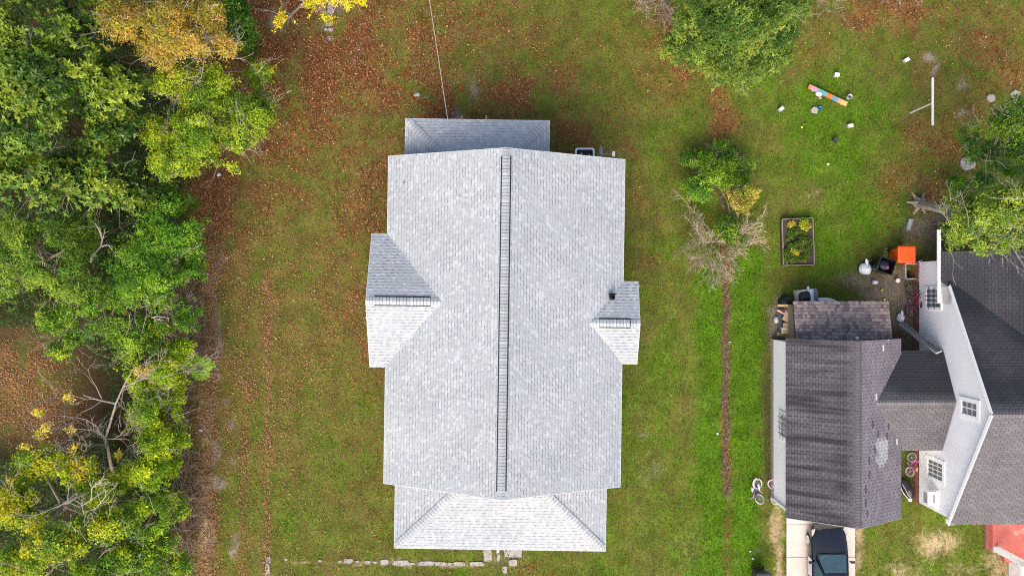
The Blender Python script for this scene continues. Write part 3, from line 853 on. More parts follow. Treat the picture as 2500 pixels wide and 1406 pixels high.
# ------------------------------------------------------------------ the neighbour's garage, lean-to, breezeway roof and house
def panes_window(root, origin, X, y0, y1, z0, z1, cols, rows, name="window", bars=False, rl=None, frame=.13, south=False, pane='glass'):
    """window in a wall facing -X (west); frame proud of the wall"""
    wd_ = thing_child(name, root)
    fr = MB()
    t = .05
    for (a, b, c, d) in ((y0, y1, z0, z0 + frame), (y0, y1, z1 - frame, z1), (y0, y0 + frame, z0 + frame, z1 - frame), (y1 - frame, y1, z0 + frame, z1 - frame)):
        fr.box((X - t / 2, (a + b) / 2, (c + d) / 2), (t, abs(b - a), d - c))
    fr.build("frame", M['trim'], wd_, origin)
    iy0, iy1, iz0, iz1 = y0 + frame, y1 - frame, z0 + frame, z1 - frame
    dy, dz = (iy1 - iy0) / cols, (iz1 - iz0) / rows
    MB().box((X - .004, (iy0 + iy1) / 2, (iz0 + iz1) / 2), (.006, iy1 - iy0, iz1 - iz0)).build("sash", M['trim'], wd_, origin)
    for i in range(cols):
        for j in range(rows):
            MB().box((X - .012, iy0 + dy * (i + .5), iz0 + dz * (j + .5)), (.008, dy - .055, dz - .055)).build("pane", M[pane], wd_, origin)
    if bars:
        bb = MB()
        for k in range(1, 5):
            z = z0 + .05 + (z1 - z0 - .1) * k / 5
            y = y0 + .03 + (y1 - y0 - .06) * k / 5
            bb.bar((X - .11, y, z0 + .06), (X - .11, y, z1 - .06), .022, .022) if k in (1, 2, 3, 4) else None
        for k in range(1, 3):
            z = z0 + (z1 - z0) * k / 3
            bb.bar((X - .12, y0 + .02, z), (X - .12, y1 - .02, z), .025, .025)
        bb.build("bars", M['bars'], wd_, origin)
    return wd_
def thing_child(name, parent):
    o = bpy.data.objects.new(name, None); COL.objects.link(o); o.parent = parent; return o

gar = thing("garage", "neighbour's garage with stained dark shingle gable roof and pale blue-white wall", "garage", (15.05, -6.37, 0))
gl = gar.location.copy()
gt = [(.106, .094, .108), (.096, .085, .099), (.118, .105, .119), (.102, .091, .104)]
g = Roof(gar, M['garage_roof'], gt + [(.38, .38, .385), (.05, .05, .06), (.50, .49, .47)], (.4, .25, .2, .15, 0, 0, 0), .127, '3tab', .010, loc=gl)
gx0, gx1, gy0, gy1, ge = 12.43, 17.68, -10.42, -2.30, 2.5
gs = .59; ghw = (gx1 - gx0) / 2; gr_ = ge + gs * ghw; gxm = (gx0 + gx1) / 2
X3, Y3 = Vector((1, 0, 0)), Vector((0, 1, 0))
g.plane((gx0, gy1, ge), -Y3, X3, gs, [(0, 0), (gy1 - gy0, 0), (gy1 - gy0, ghw), (0, ghw)])
def patched(c, rs):
    """pale patch and lifted tabs; the rest of the right-hand slope is toned lighter"""
    d = Vector(((1250 + c.x * F / (H - c.z)) - 2153, (703 - c.y * F / (H - c.z)) - 1105, 0))
    e = (d.x + d.y * .06) / 17, d.y / 40
    if e[0] ** 2 + e[1] ** 2 < rs.uniform(.6, 1.1): return (4, rs.uniform(.75, .95) if rs.random() < .9 else .6)
    if abs(d.x + 12 + d.y * .12) < 24 and -90 < d.y < 160 and rs.random() < .07: return (5, 1.3)
    if abs(d.x) < 60 and rs.random() < .006: return (6, 1.0)
    return (rs.choice((0, 1, 2, 3)), 1.7 * rs.uniform(.93, 1.07))
g.plane((gx1, gy0, ge), Y3, -X3, gs, [(0, 0), (gy1 - gy0, 0), (gy1 - gy0, ghw), (0, ghw)], special=patched)
g.caps((gxm, gy0 + .02, gr_), (gxm, gy1 - .02, gr_), gs, half=.14, e=.13, lift=.012, tint=1.2)
g.finish(300)
wl = MB()
wx0, wx1, wy0, wy1 = 12.70, 17.4, -10.2, -2.5
def ring(mb, pts, tops, z0):
    n = len(pts)
    mb.add([(p[0], p[1], z0) for p in pts] + [(p[0], p[1], t) for p, t in zip(pts, tops)], [(i, (i + 1) % n, (i + 1) % n + n, i + n) for i in range(n)])
ring(wl, [(wx0, wy0), (gxm, wy0), (wx1, wy0), (wx1, wy1), (gxm, wy1), (wx0, wy1)], [2.56, gr_ - .18, 2.56, 2.56, gr_ - .18, 2.56], .22)
wl.build("wall", M['siding2'], gar, gl)
fb = MB(); ring(fb, [(wx0 - .05, wy0 - .05), (wx1 + .05, wy0 - .05), (wx1 + .05, wy1 + .05), (wx0 - .05, wy1 + .05)], [.24] * 4, -.2)
fb.add([(wx0 - .05, wy0, .24), (wx0, wy0, .24), (wx0, wy1, .24), (wx0 - .05, wy1, .24)], [(0, 1, 2, 3)])
fb.build("foundation", mat("grey_block", (.27, .23, .22), .9, .2), gar, gl)
tr = MB(); tr.bar((wx0 - .03, wy0 - .02, .2), (wx0 - .03, wy0 - .02, 2.45), .1, .1); tr.build("corner_board", M['trim'], gar, gl)
fa = MB()
for s_ in (gx0, gx1):
    a = Vector((s_, gy0 - .01, ge - .05)); b = Vector((gxm, gy0 - .01, gr_ - .05)); fa.bar(a, b, .03, .12)
fa.build("rake_board", M['gutter'], gar, gl)
y0_, y1_ = -(1072 - 703) * .0192, -(1004 - 703) * .0192
panes_window(gar, gl, wx0, y0_, y1_, 1.0, 2.15, 3, 2, bars=True, frame=.16, pane='curtain')
# white plastic vent at the wall corner
# lean-to shed
sh = thing("lean_to_shed", "brown shingled lean-to shed against the garage's upper end", "shed", (15.0, -1.6, 0))
sl = sh.location.copy()
stn = [(.235, .190, .180), (.19, .150, .148), (.145, .115, .120), (.27, .215, .195), (.11, .09, .10)]
s = Roof(sh, M['shed_roof'], stn, (.32, .27, .18, .15, .08), .158, 'lam', .016, loc=sl)
ssl = .19
s.plane((0, -.60, 2.10), -X3, -Y3, ssl, [(-17.32, 0), (-12.93, 0), (-12.93, 1.86), (-17.32, 1.86)])
s.finish(300)
wl = MB(); ring(wl, [(13.15, -2.44), (17.1, -2.44), (17.1, -.85), (13.15, -.85)], [2.26, 2.26, 2.0, 2.0], -.1)
wl.build("wall", mat("weathered_boards", (.22, .17, .13), .85, .25, 5), sh, sl)
p = U(2092, 825, 2.6)
MB().lathe([(.09, 0), (.06, .06), (.05, .22), (.09, .24), (.085, .30), (.001, .33)], (p.x, p.y, 2.36), 12).build("flue_cap", M['metal'], sh, sl)

# neighbour's house with the breezeway roof
nh = thing("neighbour_house", "neighbour's white-sided house with charcoal gable roof at the right edge", "house", (22.5, -5, 0))
nl = nh.location.copy()
nt_ = [(.126, .117, .126), (.114, .106, .114), (.140, .131, .140), (.120, .112, .120), (.42, .40, .38)]
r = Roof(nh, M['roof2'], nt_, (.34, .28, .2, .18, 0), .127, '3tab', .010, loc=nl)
RX0, RY, RZ, ns = 19.5, -5.13, 6.1, .554
XE = 27.0
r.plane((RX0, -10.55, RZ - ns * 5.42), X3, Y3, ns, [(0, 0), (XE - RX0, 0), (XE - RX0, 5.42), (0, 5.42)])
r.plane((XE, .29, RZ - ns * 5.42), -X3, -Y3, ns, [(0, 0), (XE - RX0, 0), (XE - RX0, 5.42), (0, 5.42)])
# rear wing: west slope, ridge runs away from the camera's right
wxe, wze, wsl = 19.25, 2.90, .55
def dvalley(y):   # plan distance from the wing eave to the valley at y
    return (RZ - ns * (y - RY) - wze) / wsl
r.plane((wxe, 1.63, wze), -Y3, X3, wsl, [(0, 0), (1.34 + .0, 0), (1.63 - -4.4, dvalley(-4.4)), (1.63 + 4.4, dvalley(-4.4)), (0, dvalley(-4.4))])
r.caps((RX0 + .02, RY, RZ), (XE, RY, RZ), ns, half=.14, e=.13, lift=.012, tint=1.2)
# breezeway
BY, BZ, bs = -5.05, 3.43, .45
def gx_at(z): return gxm + (gr_ - z) / gs      # where the garage's right slope has height z
xw = 19.62
r.plane((xw, -2.84, BZ - bs * 2.21), -X3, -Y3, bs, [(0, 0), (xw - 17.55, 0), (xw - gx_at(BZ) + .03, 2.21), (0, 2.21)])
r.plane((0, -7.41, BZ - bs * 2.36), X3, Y3, bs, [(17.55, 0), (xw, 0), (xw, 2.36), (gx_at(BZ) - .03, 2.36)])
r.caps((gx_at(BZ), BY, BZ), (xw, BY, BZ), bs, half=.14, e=.13, lift=.012, tint=1.2)
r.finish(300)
wl = MB(); NX = 19.65
ring(wl, [(NX, -10.35), (26.5, -10.35), (26.5, 1.25), (NX, 1.25), (NX, -.2), (NX, RY)], [3.05, 3.05, 2.95, 2.95, 3.1, RZ - .16], .40)
wl.build("wall", M['siding2'], nh, nl)
wl = MB(); ring(wl, [(17.6, -7.2), (NX, -7.2), (NX, -3.1), (17.6, -3.1)], [2.4, 2.4, 2.4, 2.4], .0)
wl.build("breezeway_wall", M['siding2'], nh, nl)
fb = MB(); ring(fb, [(NX - .03, -10.38), (26.5, -10.38), (26.5, 1.28), (NX - .03, 1.28)], [.41] * 4, -.2)
fb.build("foundation", M['brick'], nh, nl)
tr = MB()
tr.bar((RX0, -10.56, RZ - ns * 5.43 - .07), (RX0, RY, RZ - .07), .035, .16); tr.bar((RX0, RY, RZ - .07), (RX0, .1, RZ - ns * 5.23 - .07), .035, .16)
tr.box((RX0 + .12, -10.46, 2.98), (.28, .22, .2))
tr.build("rake_board", M['trim'], nh, nl)
panes_window(nh, nl, NX, -1.02, .07, .95, 2.35, 4, 3, bars=True, frame=.12)
panes_window(nh, nl, NX, -5.62, -4.72, 3.66, 5.05, 2, 3, frame=.17)
panes_window(nh, nl, NX, -8.98, -7.88, 1.05, 2.55, 4, 3, frame=.16)
# wall air conditioner
wa = thing("window_air_conditioner", "white box air conditioner sticking out of the neighbour's white wall", "air conditioner", (NX, -9.72, 1.75))
MB().box((-.22, 0, 0), (.43, .62, .42)).build("case", M['trim'], wa)
MB().box((-.438, 0, -.02), (.01, .5, .30)).build("grille", M['gutter'], wa)
MB().box((-.16, -.02, .212), (.10, .36, .01)).build("vent_slot", M['gutter'], wa)
MB().box((-.03, 0, 0), (.06, .80, .62)).build("mounting_panel", M['trim'], wa)
# gutter on the rear wing and the loose gutter leaning on the breezeway
gu = thing("gutter", "white eave gutter with hangers overshooting the neighbour's rear roof corner", "gutter", (wxe, 1, 2.85))
gg = MB(); ga, gb = -.68, 2.62
sec = lambda y: [Vector((wxe + .02, y, 2.88)), Vector((wxe + .02, y, 2.76)), Vector((wxe - .10, y, 2.76)), Vector((wxe - .13, y, 2.88)), Vector((wxe - .115, y, 2.88)), Vector((wxe - .09, y, 2.775)), Vector((wxe + .005, y, 2.775)), Vector((wxe + .005, y, 2.88))]
gg.loft([sec(ga), sec(gb)], closed=True); gg.build("trough", M['trim'], gu, (wxe, 1, 2.85))
for y in (-.5, .35, 1.2, 2.05):
    MB().box((wxe - .055, y, 2.875), (.15, .03, .012)).build("hanger", M['trim'], gu, (wxe, 1, 2.85))
fl = MB().add([(wxe + .05, -.72, 2.93), (wxe + .36, -.72, 3.04), (wxe + .42, .12, 3.06), (wxe + .05, .02, 2.93)], [(0, 1, 2, 3)]); fl.build("flashing", M['gutter'], nh, nl)
a = U(2196, 790, .22); b = U(2292, 862, 2.72)
lg = thing("loose_gutter", "long weathered metal gutter leaning from the ground onto the breezeway roof", "gutter", a)
d = (b - a).normalized(); sd = Vector((-d.y, d.x, 0)).normalized(); un = sd.cross(d) * -1
if un.z < 0: un = -un
sec = lambda q: [q + sd * -.14 + un * .12, q + sd * -.14, q + sd * .14, q + sd * .14 + un * .12, q + sd * .12 + un * .12, q + sd * .12 + un * .015, q + sd * -.12 + un * .015, q + sd * -.12 + un * .12]
MB().loft([sec(a), sec(b)], closed=True).build("trough", M['gutter'], lg, a)
MB().bar(b + sd * -.14 + un * .07, b + sd * .14 + un * .07, .02, .13).build("end_cap", M['trim'], lg, a)
# crawl-space hatch by the bins
p = U(2217, 662, .1)
ch = thing("crawl_space_hatch", "grey crawl-space surround with dark opening under the white wall", "hatch", (p.x, p.y, 0))
MB().box((.12, .35, .12), (.62, .06, .3)).box((.12, -.38, .12), (.62, .06, .3)).box((-.18, 0, .1), (.06, .70, .26)).build("surround", M['conc'], ch)
MB().box((.0, -.18, .02), (.26, .30, .04)).build("opening", M['vent'], ch)
MB().bar((.36, -.5, .42), (.36, .5, .48), .07, .05).bar((.30, .42, .44), (.48, .52, .5), .06, .05).build("hatch_frame", M['gutter'], ch)
# front porch corner
pc = thing("front_porch", "neighbour's red painted porch slab with white column and grey step", "porch", (24, -11.6, 0))
pl = pc.location.copy()
MB().prism([(23.2, -12.75), (27, -12.75), (27, -10.4), (23.2, -10.4)], -.1, .42).build("slab", M['porch'], pc, pl)
MB().prism([(23.05, -12.70), (23.195, -12.70), (23.195, -10.4), (23.05, -10.4)], -.1, .16).build("brick_edge", M['brick'], pc, pl)
MB().prism([(23.9, -13.3), (25.5, -13.3), (25.5, -12.76), (23.9, -12.76)], -.1, .22).build("step", M['porch'], pc, pl)
MB().prism([(24.2, -14.0), (25.5, -14.0), (25.5, -13.32), (24.2, -13.32)], -.1, .10).build("step", M['conc'], pc, pl)
MB().box((23.38, -12.58, 1.75), (.24, .24, 2.7)).build("column", M['trim'], pc, pl)
MB().prism([(22.79, -16), (23.6, -16), (23.6, -12.44), (22.79, -12.44)], 2.9, 3.05).build("porch_beam", M['trim'], pc, pl)

# ------------------------------------------------------------------ trees and shrubs
def lerp(a, b, t): return a + (b - a) * t

def crown(root, name, blobs, n_leaf, size, pal, loc, puffs=9, ratio=.42, rosette=6, gloss=False, flat=.25, seed=1, holes=.0, aspect=.5, pal_p=None, sprigs=.16, jit=.9):
    """leaf blades gathered in puffs on the blobs; blobs: (px, py, rx, ry, h, thickness) with radii in photo pixels"""
    rg = np.random.default_rng(seed)
    vol = np.array([b[2] * b[3] for b in blobs], float); vol /= vol.sum()
    Ps, Ds, Ns, Ls, Ws, Cs = [], [], [], [], [], []
    pal = np.array(pal) * np.array([1.78, 1.76, 1.0])
    for b, sh in zip(blobs, vol):
        px, py, rx, ry, h, tz = b
        c = np.array(U(px, py, h)); s = (H - h) / F
        r3 = np.array([rx * s, ry * s, tz])
        npf = max(4, int(puffs * 1.7))
        d = unit(npf, rg); d[:, 2] = np.abs(d[:, 2]) * .95 - .35
        pc = c + d * r3 * rg.uniform(.35, .86, (npf, 1))
        pr = r3.mean() * rg.uniform(.14, .40, npf)
        sq = rg.uniform(.6, 1.45, (npf, 3)) * np.array([1, 1, .7])
        pcol = pal[rg.choice(len(pal), npf, p=pal_p)] * rg.uniform(.8, 1.2, (npf, 1))
        ncl = max(10, int(n_leaf * sh / rosette))
        k = rg.choice(npf, ncl, p=pr ** 2 / (pr ** 2).sum())
        dd = unit(ncl, rg); dd[:, 2] = np.where(rg.random(ncl) < .75, np.abs(dd[:, 2]), dd[:, 2])
        rad_ = rg.uniform(.25, 1.05, ncl) ** .7
        sprig = rg.random(ncl) < sprigs
        ang = np.round(np.arctan2(dd[:, 1], dd[:, 0]) * 2.2) / 2.2
        dd[sprig, 0] = np.cos(ang[sprig]); dd[sprig, 1] = np.sin(ang[sprig]); dd[sprig, 2] = .25
        rad_ = np.where(sprig, rg.uniform(.9, 1.75, ncl), rad_)
        q = pc[k] + dd * (pr[k] * rad_)[:, None] * sq[k]
        if holes > 0:
            nz = fbm(q[:, 0] * .9 + seed, q[:, 1] * .9, seed, 3); keep = nz > holes
            q, k, dd = q[keep], k[keep], dd[keep]; ncl = len(q)
        out = dd * .8 + np.array([0, 0, .5]); out /= np.linalg.norm(out, axis=1)[:, None]
        ccol = pcol[k] * rg.uniform(.78, 1.22, (ncl, 1))
        q = np.repeat(q, rosette, 0); out = np.repeat(out, rosette, 0); ccol = np.repeat(ccol, rosette, 0)
        m = len(q)
        rnd = unit(m, rg)
        tang = rnd - out * (rnd * out).sum(1)[:, None]; tang /= np.linalg.norm(tang, axis=1)[:, None] + 1e-9
        D = tang + out * rg.normal(flat, .25, m)[:, None]; D /= np.linalg.norm(D, axis=1)[:, None]
        L = size * rg.uniform(.65, 1.25, m)
        P = q + unit(m, rg) * size * (.15 if gloss else jit)
        Nn = out + rg.normal(0, .35, (m, 3))
        Ps.append(P); Ds.append(D); Ns.append(Nn); Ls.append(L); Ws.append(L * aspect * rg.uniform(.8, 1.2, m))
        Cs.append(ccol * rg.uniform(.8, 1.2, (m, 1)))
    P = np.concatenate(Ps) - np.array(loc)
    V_, F_, C_ = leaves(P, np.concatenate(Ds), np.concatenate(Ns), np.concatenate(Ls), np.concatenate(Ws), np.concatenate(Cs), .22)
    return np_obj(name, V_, F_, C_, M['glossleaf' if gloss else 'leaf'], root)

def branch(mb, p, d, L, r, depth, rs, spread=.6, kids=(2, 3), droop=0.0, up=.15, seg=3, rmin=.006, shrink=.68, n=5):
    """one limb and its branches as tapered tubes"""
    pts = [Vector(p)]; rr = [r]; d = Vector(d).normalized()
    for k in range(seg):
        d = (d + Vector((rs.gauss(0, .16), rs.gauss(0, .16), rs.gauss(0, .10) + (up - droop) * .25))).normalized()
        pts.append(pts[-1] + d * (L / seg)); rr.append(max(rmin * .7, r * (1 - .5 * (k + 1) / seg)))
    mb.tube(pts, rr, n if depth > 1 else 3, cap=False)
    if depth <= 0: return [pts[-1]]
    tips = []
    for k in range(rs.randint(*kids)):
        i = rs.choice((seg - 1, seg)) if k else seg
        ax = Vector((rs.gauss(0, 1), rs.gauss(0, 1), rs.gauss(0, .6)))
        dd = (d + ax.normalized() * spread * rs.uniform(.6, 1.2)).normalized()
        tips += branch(mb, pts[i], dd, L * shrink * rs.uniform(.75, 1.15), max(rmin, rr[i] * .72), depth - 1, rs, spread, kids, droop, up, seg, rmin, shrink, n)
    return tips

def tree(name, label, base, blobs, n_leaf, size, pal, trunk_r=.14, seed=1, group=None, cat="tree", twigs=0, **kw):
    """trunk and limbs reach into every blob of the crown"""
    b0 = U(*base, 0); b0.z = -.06
    t = thing(name, label, cat, b0, group=group)
    rs = random.Random(seed)
    mb = MB()
    cen = sum((U(b[0], b[1], b[4]) for b in blobs), Vector()) / len(blobs)
    fork = b0.lerp(cen, .45)
    mb.tube([b0, b0.lerp(fork, .08), b0.lerp(fork, .5) + Vector((rs.uniform(-.1, .1), rs.uniform(-.1, .1), 0)), fork], [trunk_r * 1.5, trunk_r, trunk_r * .9, trunk_r * .75], 8)
    for k in range(6):
        a = k * 1.047 + rs.uniform(-.3, .3); q = Vector((math.cos(a), math.sin(a), 0))
        mb.tube([b0 + q * trunk_r * .6 + Vector((0, 0, trunk_r * 1.8)), b0 + q * trunk_r * 1.7 + Vector((0, 0, trunk_r * .35)), b0 + q * trunk_r * rs.uniform(2.8, 4) + Vector((0, 0, -.02))], [trunk_r * .5, trunk_r * .42, trunk_r * .12], 5)
    for b in blobs:
        c = U(b[0], b[1], b[4] - b[5] * .2)
        mid = fork.lerp(c, .5) + Vector((rs.uniform(-.3, .3), rs.uniform(-.3, .3), rs.uniform(0, .3)))
        mb.tube([fork, mid, c], [trunk_r * .6, trunk_r * .4, trunk_r * .2], 6)
        for k in range(5):
            a = rs.uniform(0, 6.28); rr = b[2] * (H - b[4]) / F
            branch(mb, mid.lerp(c, rs.uniform(.3, 1)), (math.cos(a), math.sin(a), rs.uniform(.0, .6)), rr * .55, trunk_r * .22, 2, rs, seg=2)
    mb.build("trunk", M['bark'], t, b0)
    if twigs:
        tw = MB()
        for k in range(twigs):
            b = rs.choice(blobs); s = (H - b[4]) / F
            c = U(b[0] + rs.uniform(-.7, .7) * b[2], b[1] + rs.uniform(-.7, .7) * b[3], b[4] + b[5] * .3)
            a = rs.uniform(0, 6.28)
            branch(tw, c, (math.cos(a), math.sin(a), .35), rs.uniform(.35, .9), .011, 2, rs, seg=2, rmin=.005)
        tw.build("bare_twigs", M['twig'], t, b0, kind="stuff")
    crown(t, "crown", blobs, n_leaf, size, pal, b0, seed=seed, **kw)
    return t

GM = [(.045, .092, .014), (.075, .130, .018), (.11, .165, .022), (.165, .215, .032), (.03, .070, .014)]
GD = [(.035, .10, .016), (.055, .14, .02), (.085, .18, .024), (.04, .11, .02)]
GL = [(.17, .24, .025), (.21, .27, .03), (.12, .20, .02), (.25, .30, .03), (.08, .15, .018), (.22, .28, .03)]
GG = [(.27, .185, .055), (.31, .225, .075), (.25, .15, .05), (.28, .23, .06), (.19, .17, .04), (.29, .20, .075), (.25, .23, .055)]
YL = [(.34, .33, .03), (.30, .34, .03), (.27, .31, .03), (.20, .27, .03), (.15, .23, .03), (.38, .33, .03), (.23, .29, .03), (.10, .17, .025)]
YT = [(.46, .38, .03), (.40, .36, .03), (.36, .35, .04)]
wg = "trees of the wood on the left"
tree("magnolia_tree", "big glossy-leaved evergreen tree in the top left corner", (150, 190),
     [(50, 90, 130, 110, 8, 2.0), (180, 170, 125, 110, 7, 2.0), (50, 290, 110, 110, 7.6, 1.9), (210, 40, 90, 70, 6.4, 1.6), (60, 190, 120, 90, 8.2, 1.6)],
     34000, .20, GM, .2, 3, wg, rosette=8, gloss=True, puffs=14, aspect=.42, holes=.33)
tree("magnolia_tree", "glossy-leaved evergreen tree below the top left one, beside the light green tree", (210, 440),
     [(60, 420, 120, 80, 6.8, 1.7), (165, 440, 110, 70, 5.8, 1.5), (265, 300, 90, 100, 5.4, 1.5), (300, 455, 110, 55, 4.2, 1.2), (280, 200, 80, 70, 5.6, 1.4), (400, 470, 60, 40, 3.4, 1.0)],
     28000, .19, GM, .18, 4, wg, rosette=8, gloss=True, puffs=13, aspect=.42, holes=.30)
tree("pecan_tree", "golden orange autumn tree at the top between the dark evergreen and the lawn", (430, 130),
     [(320, 50, 85, 60, 7, 1.4), (420, 60, 100, 75, 7.4, 1.5), (510, 95, 70, 55, 6.4, 1.2), (480, 25, 110, 40, 6.8, 1.3), (390, 120, 90, 40, 6, 1.0), (550, 110, 40, 40, 5.8, .9)],
     30000, .13, GG, .18, 5, wg, rosette=7, puffs=20, aspect=.3, twigs=40, holes=.32)
tree("small_evergreen", "dark green bush at the top edge right of the golden tree", (590, 80),
     [(580, 60, 45, 70, 3, 1.1), (600, 110, 30, 50, 2.2, .9), (560, 20, 50, 30, 3.4, 1.0)], 7000, .12, GD, .08, 6, wg, puffs=12, cat="bush")
tree("crape_myrtle", "light yellow-green feathery tree reaching over the leaf-strewn lawn", (480, 330),
     [(520, 230, 95, 55, 5, 1.1), (600, 300, 65, 60, 4.4, 1.0), (480, 330, 100, 65, 5, 1.2), (430, 400, 70, 50, 4.8, 1.0), (560, 360, 85, 55, 4.2, 1.0), (628, 178, 36, 32, 3.6, .7), (430, 200, 70, 45, 5, 1.0), (390, 320, 60, 50, 4.2, 1.0), (640, 250, 26, 50, 3.6, .7)],
     70000, .10, GL, .12, 7, wg, rosette=7, puffs=16, twigs=46, holes=.33)
tree("privet_tree", "dark green small-leaved tree at the wood's edge left of the brown strip", (400, 640),
     [(395, 560, 85, 85, 4.4, 1.5), (350, 650, 95, 80, 4.5, 1.5), (455, 590, 45, 55, 3.8, 1.1), (410, 710, 60, 65, 3.8, 1.2), (430, 510, 55, 45, 3.6, 1.1), (470, 640, 34, 60, 3, .8), (455, 770, 40, 50, 2.8, .8), (480, 540, 24, 50, 3, .7)],
     34000, .10, [(.05, .13, .018), (.075, .175, .022), (.11, .22, .03), (.15, .26, .03), (.04, .10, .016)], .12, 8, wg, puffs=18, twigs=8, holes=.30)
tree("wax_myrtle", "olive green bushy tree on the left edge below the glossy evergreens", (110, 660),
     [(85, 590, 100, 75, 4.4, 1.4), (160, 670, 100, 80, 4.5, 1.4), (30, 670, 70, 70, 4, 1.2), (200, 560, 60, 50, 3.6, 1.0), (40, 540, 70, 40, 3.8, 1.0)],
     32000, .10, [(.09, .17, .03), (.13, .21, .035), (.06, .13, .022), (.16, .23, .04)], .12, 9, wg, puffs=18, twigs=10, holes=.30)
tree("hackberry_tree", "mid green spreading tree above the brown clearing on the left", (260, 800),
     [(240, 760, 105, 65, 4, 1.2), (170, 845, 65, 50, 3.4, 1.0), (325, 830, 75, 65, 3.5, 1.0), (300, 720, 80, 50, 3.8, 1.0), (390, 790, 50, 40, 3.0, .8), (130, 780, 50, 45, 3.4, .9)],
     30000, .095, [(.075, .16, .025), (.11, .21, .03), (.16, .26, .035), (.055, .12, .02), (.26, .32, .04)], .12, 10, wg, puffs=18, twigs=26, holes=.33)
tree("young_maple", "yellow-green leafy tree right of the bare grey tree", (375, 1050),
     [(395, 920, 50, 45, 3.2, .9), (365, 1005, 50, 45, 3.6, 1.0), (380, 1075, 50, 55, 3.6, 1.0), (370, 1160, 60, 50, 3.6, 1.0), (410, 1000, 36, 40, 3, .8), (340, 930, 40, 40, 3, .8), (425, 860, 40, 40, 2.6, .7), (432, 940, 26, 40, 2.4, .6), (428, 1070, 28, 40, 2.4, .6), (432, 1150, 26, 40, 2.2, .6)],
     46000, .115, [(.26, .34, .03), (.19, .28, .025), (.34, .38, .03), (.13, .22, .022)], .09, 11, wg, puffs=14, twigs=6, holes=.32)
tree("yellow_maple", "bright yellow and green leafy tree near the lower left corner", (150, 1230),
     [(100, 1130, 85, 45, 3.4, .9), (200, 1150, 80, 45, 3.6, .9), (40, 1230, 60, 60, 4, 1.0), (140, 1310, 105, 55, 5, 1.2), (250, 1280, 80, 45, 4.6, 1.0), (270, 1190, 70, 45, 3.6, .9), (60, 1385, 90, 45, 4.6, 1.1)],
     52000, .125, YL, .12, 12, wg, puffs=13, twigs=44, holes=.32)
tree("mulberry_bush", "green bush with yellow tips at the bottom left of the brown strip", (330, 1340),
     [(340, 1270, 75, 55, 3.8, 1.0), (330, 1360, 85, 55, 3.2, 1.0), (400, 1310, 40, 60, 2.6, .8), (240, 1390, 80, 40, 3.6, 1.0), (390, 1220, 45, 45, 3, .8), (428, 1240, 30, 40, 2.2, .6), (440, 1380, 34, 40, 2.0, .6)],
     24000, .12, [(.09, .18, .02), (.14, .23, .025), (.26, .33, .03), (.06, .13, .018), (.20, .28, .03)], .1, 13, wg, cat="bush", puffs=15, twigs=14, holes=.32)
tree("ginkgo_tree", "bright yellow foliage hanging in over the top edge of the lawn", (800, -120),
     [(695, 52, 34, 26, 4, .7), (740, 12, 42, 24, 4.6, .8), (800, -6, 60, 16, 5, .8), (800, 46, 18, 10, 4, .5), (865, 2, 36, 10, 4.4, .6), (780, -80, 130, 60, 6, 1.2)],
     13000, .10, YT, .16, 14, puffs=10, twigs=12, holes=.32)
lt = tree("laurel_tree", "dense green long-leaved evergreen at the top right of the pale roof", (1800, 60),
     [(1715, 55, 85, 70, 4.8, 1.6), (1830, 50, 125, 85, 6, 2.6), (1785, 125, 110, 65, 4.8, 1.5), (1675, 108, 62, 50, 3.4, 1.1), (1640, 105, 30, 26, 2.6, .7), (1790, 190, 70, 26, 3.2, .8), (1905, 60, 75, 75, 5, 1.6), (1800, 170, 75, 36, 3.8, 1.0), (1930, 10, 50, 45, 5, 1.2), (1870, 130, 70, 50, 4.4, 1.3), (1800, -20, 160, 50, 6, 1.6)],
     78000, .16, [(.07, .125, .032), (.10, .16, .038), (.042, .09, .026), (.16, .20, .05), (.12, .175, .045)], .16, 15, rosette=7, puffs=20, aspect=.30, holes=.26, sprigs=.05, jit=.35)
tree("holly_bush", "low dark green bush in the lawn above the bare pale shrub", (1745, 450),
     [(1690, 395, 45, 36, .8, .4), (1760, 375, 50, 30, .7, .35), (1810, 410, 30, 40, .8, .35), (1715, 400, 45, 32, 1.0, .5), (1775, 400, 40, 30, 1.0, .5), (1740, 445, 60, 40, 1.6, .8), (1690, 450, 30, 34, .8, .4), (1775, 470, 40, 26, 1.7, .6), (1790, 560, 45, 36, .9, .5), (1805, 430, 26, 34, 1.0, .5)],
     42000, .10, [(.04, .10, .025), (.05, .12, .028), (.13, .21, .03), (.07, .155, .03), (.10, .20, .03), (.16, .26, .03)], .05, 16, cat="bush", puffs=15, aspect=.4, holes=.38, sprigs=.35)
tree("sumac_bush", "yellow-tinged bush right of the dark bush, above the garden bed's left", (1822, 480),
     [(1835, 472, 22, 26, 1.6, .5), (1812, 500, 28, 20, 1.5, .5), (1795, 478, 18, 14, 1.5, .4)], 4500, .09, [(.26, .28, .05), (.30, .25, .08), (.20, .25, .04), (.24, .20, .08)], .04, 17, cat="bush", puffs=9, holes=.32)
tree("oak_tree", "light green tree with grey trunk overhanging the neighbour's dark roof", (2243, 497),
     [(2390, 545, 70, 55, 6.4, 1.1), (2450, 500, 70, 60, 6.8, 1.3), (2350, 500, 50, 45, 5.6, 1.0), (2470, 580, 50, 40, 6.6, 1.0), (2330, 570, 32, 40, 5.6, .7), (2530, 520, 70, 90, 7, 1.4), (2420, 590, 60, 26, 6.2, .8)],
     38000, .10, [(.145, .21, .04), (.105, .17, .032), (.185, .245, .05), (.075, .135, .03)], .20, 18, puffs=16, twigs=50, holes=.30)
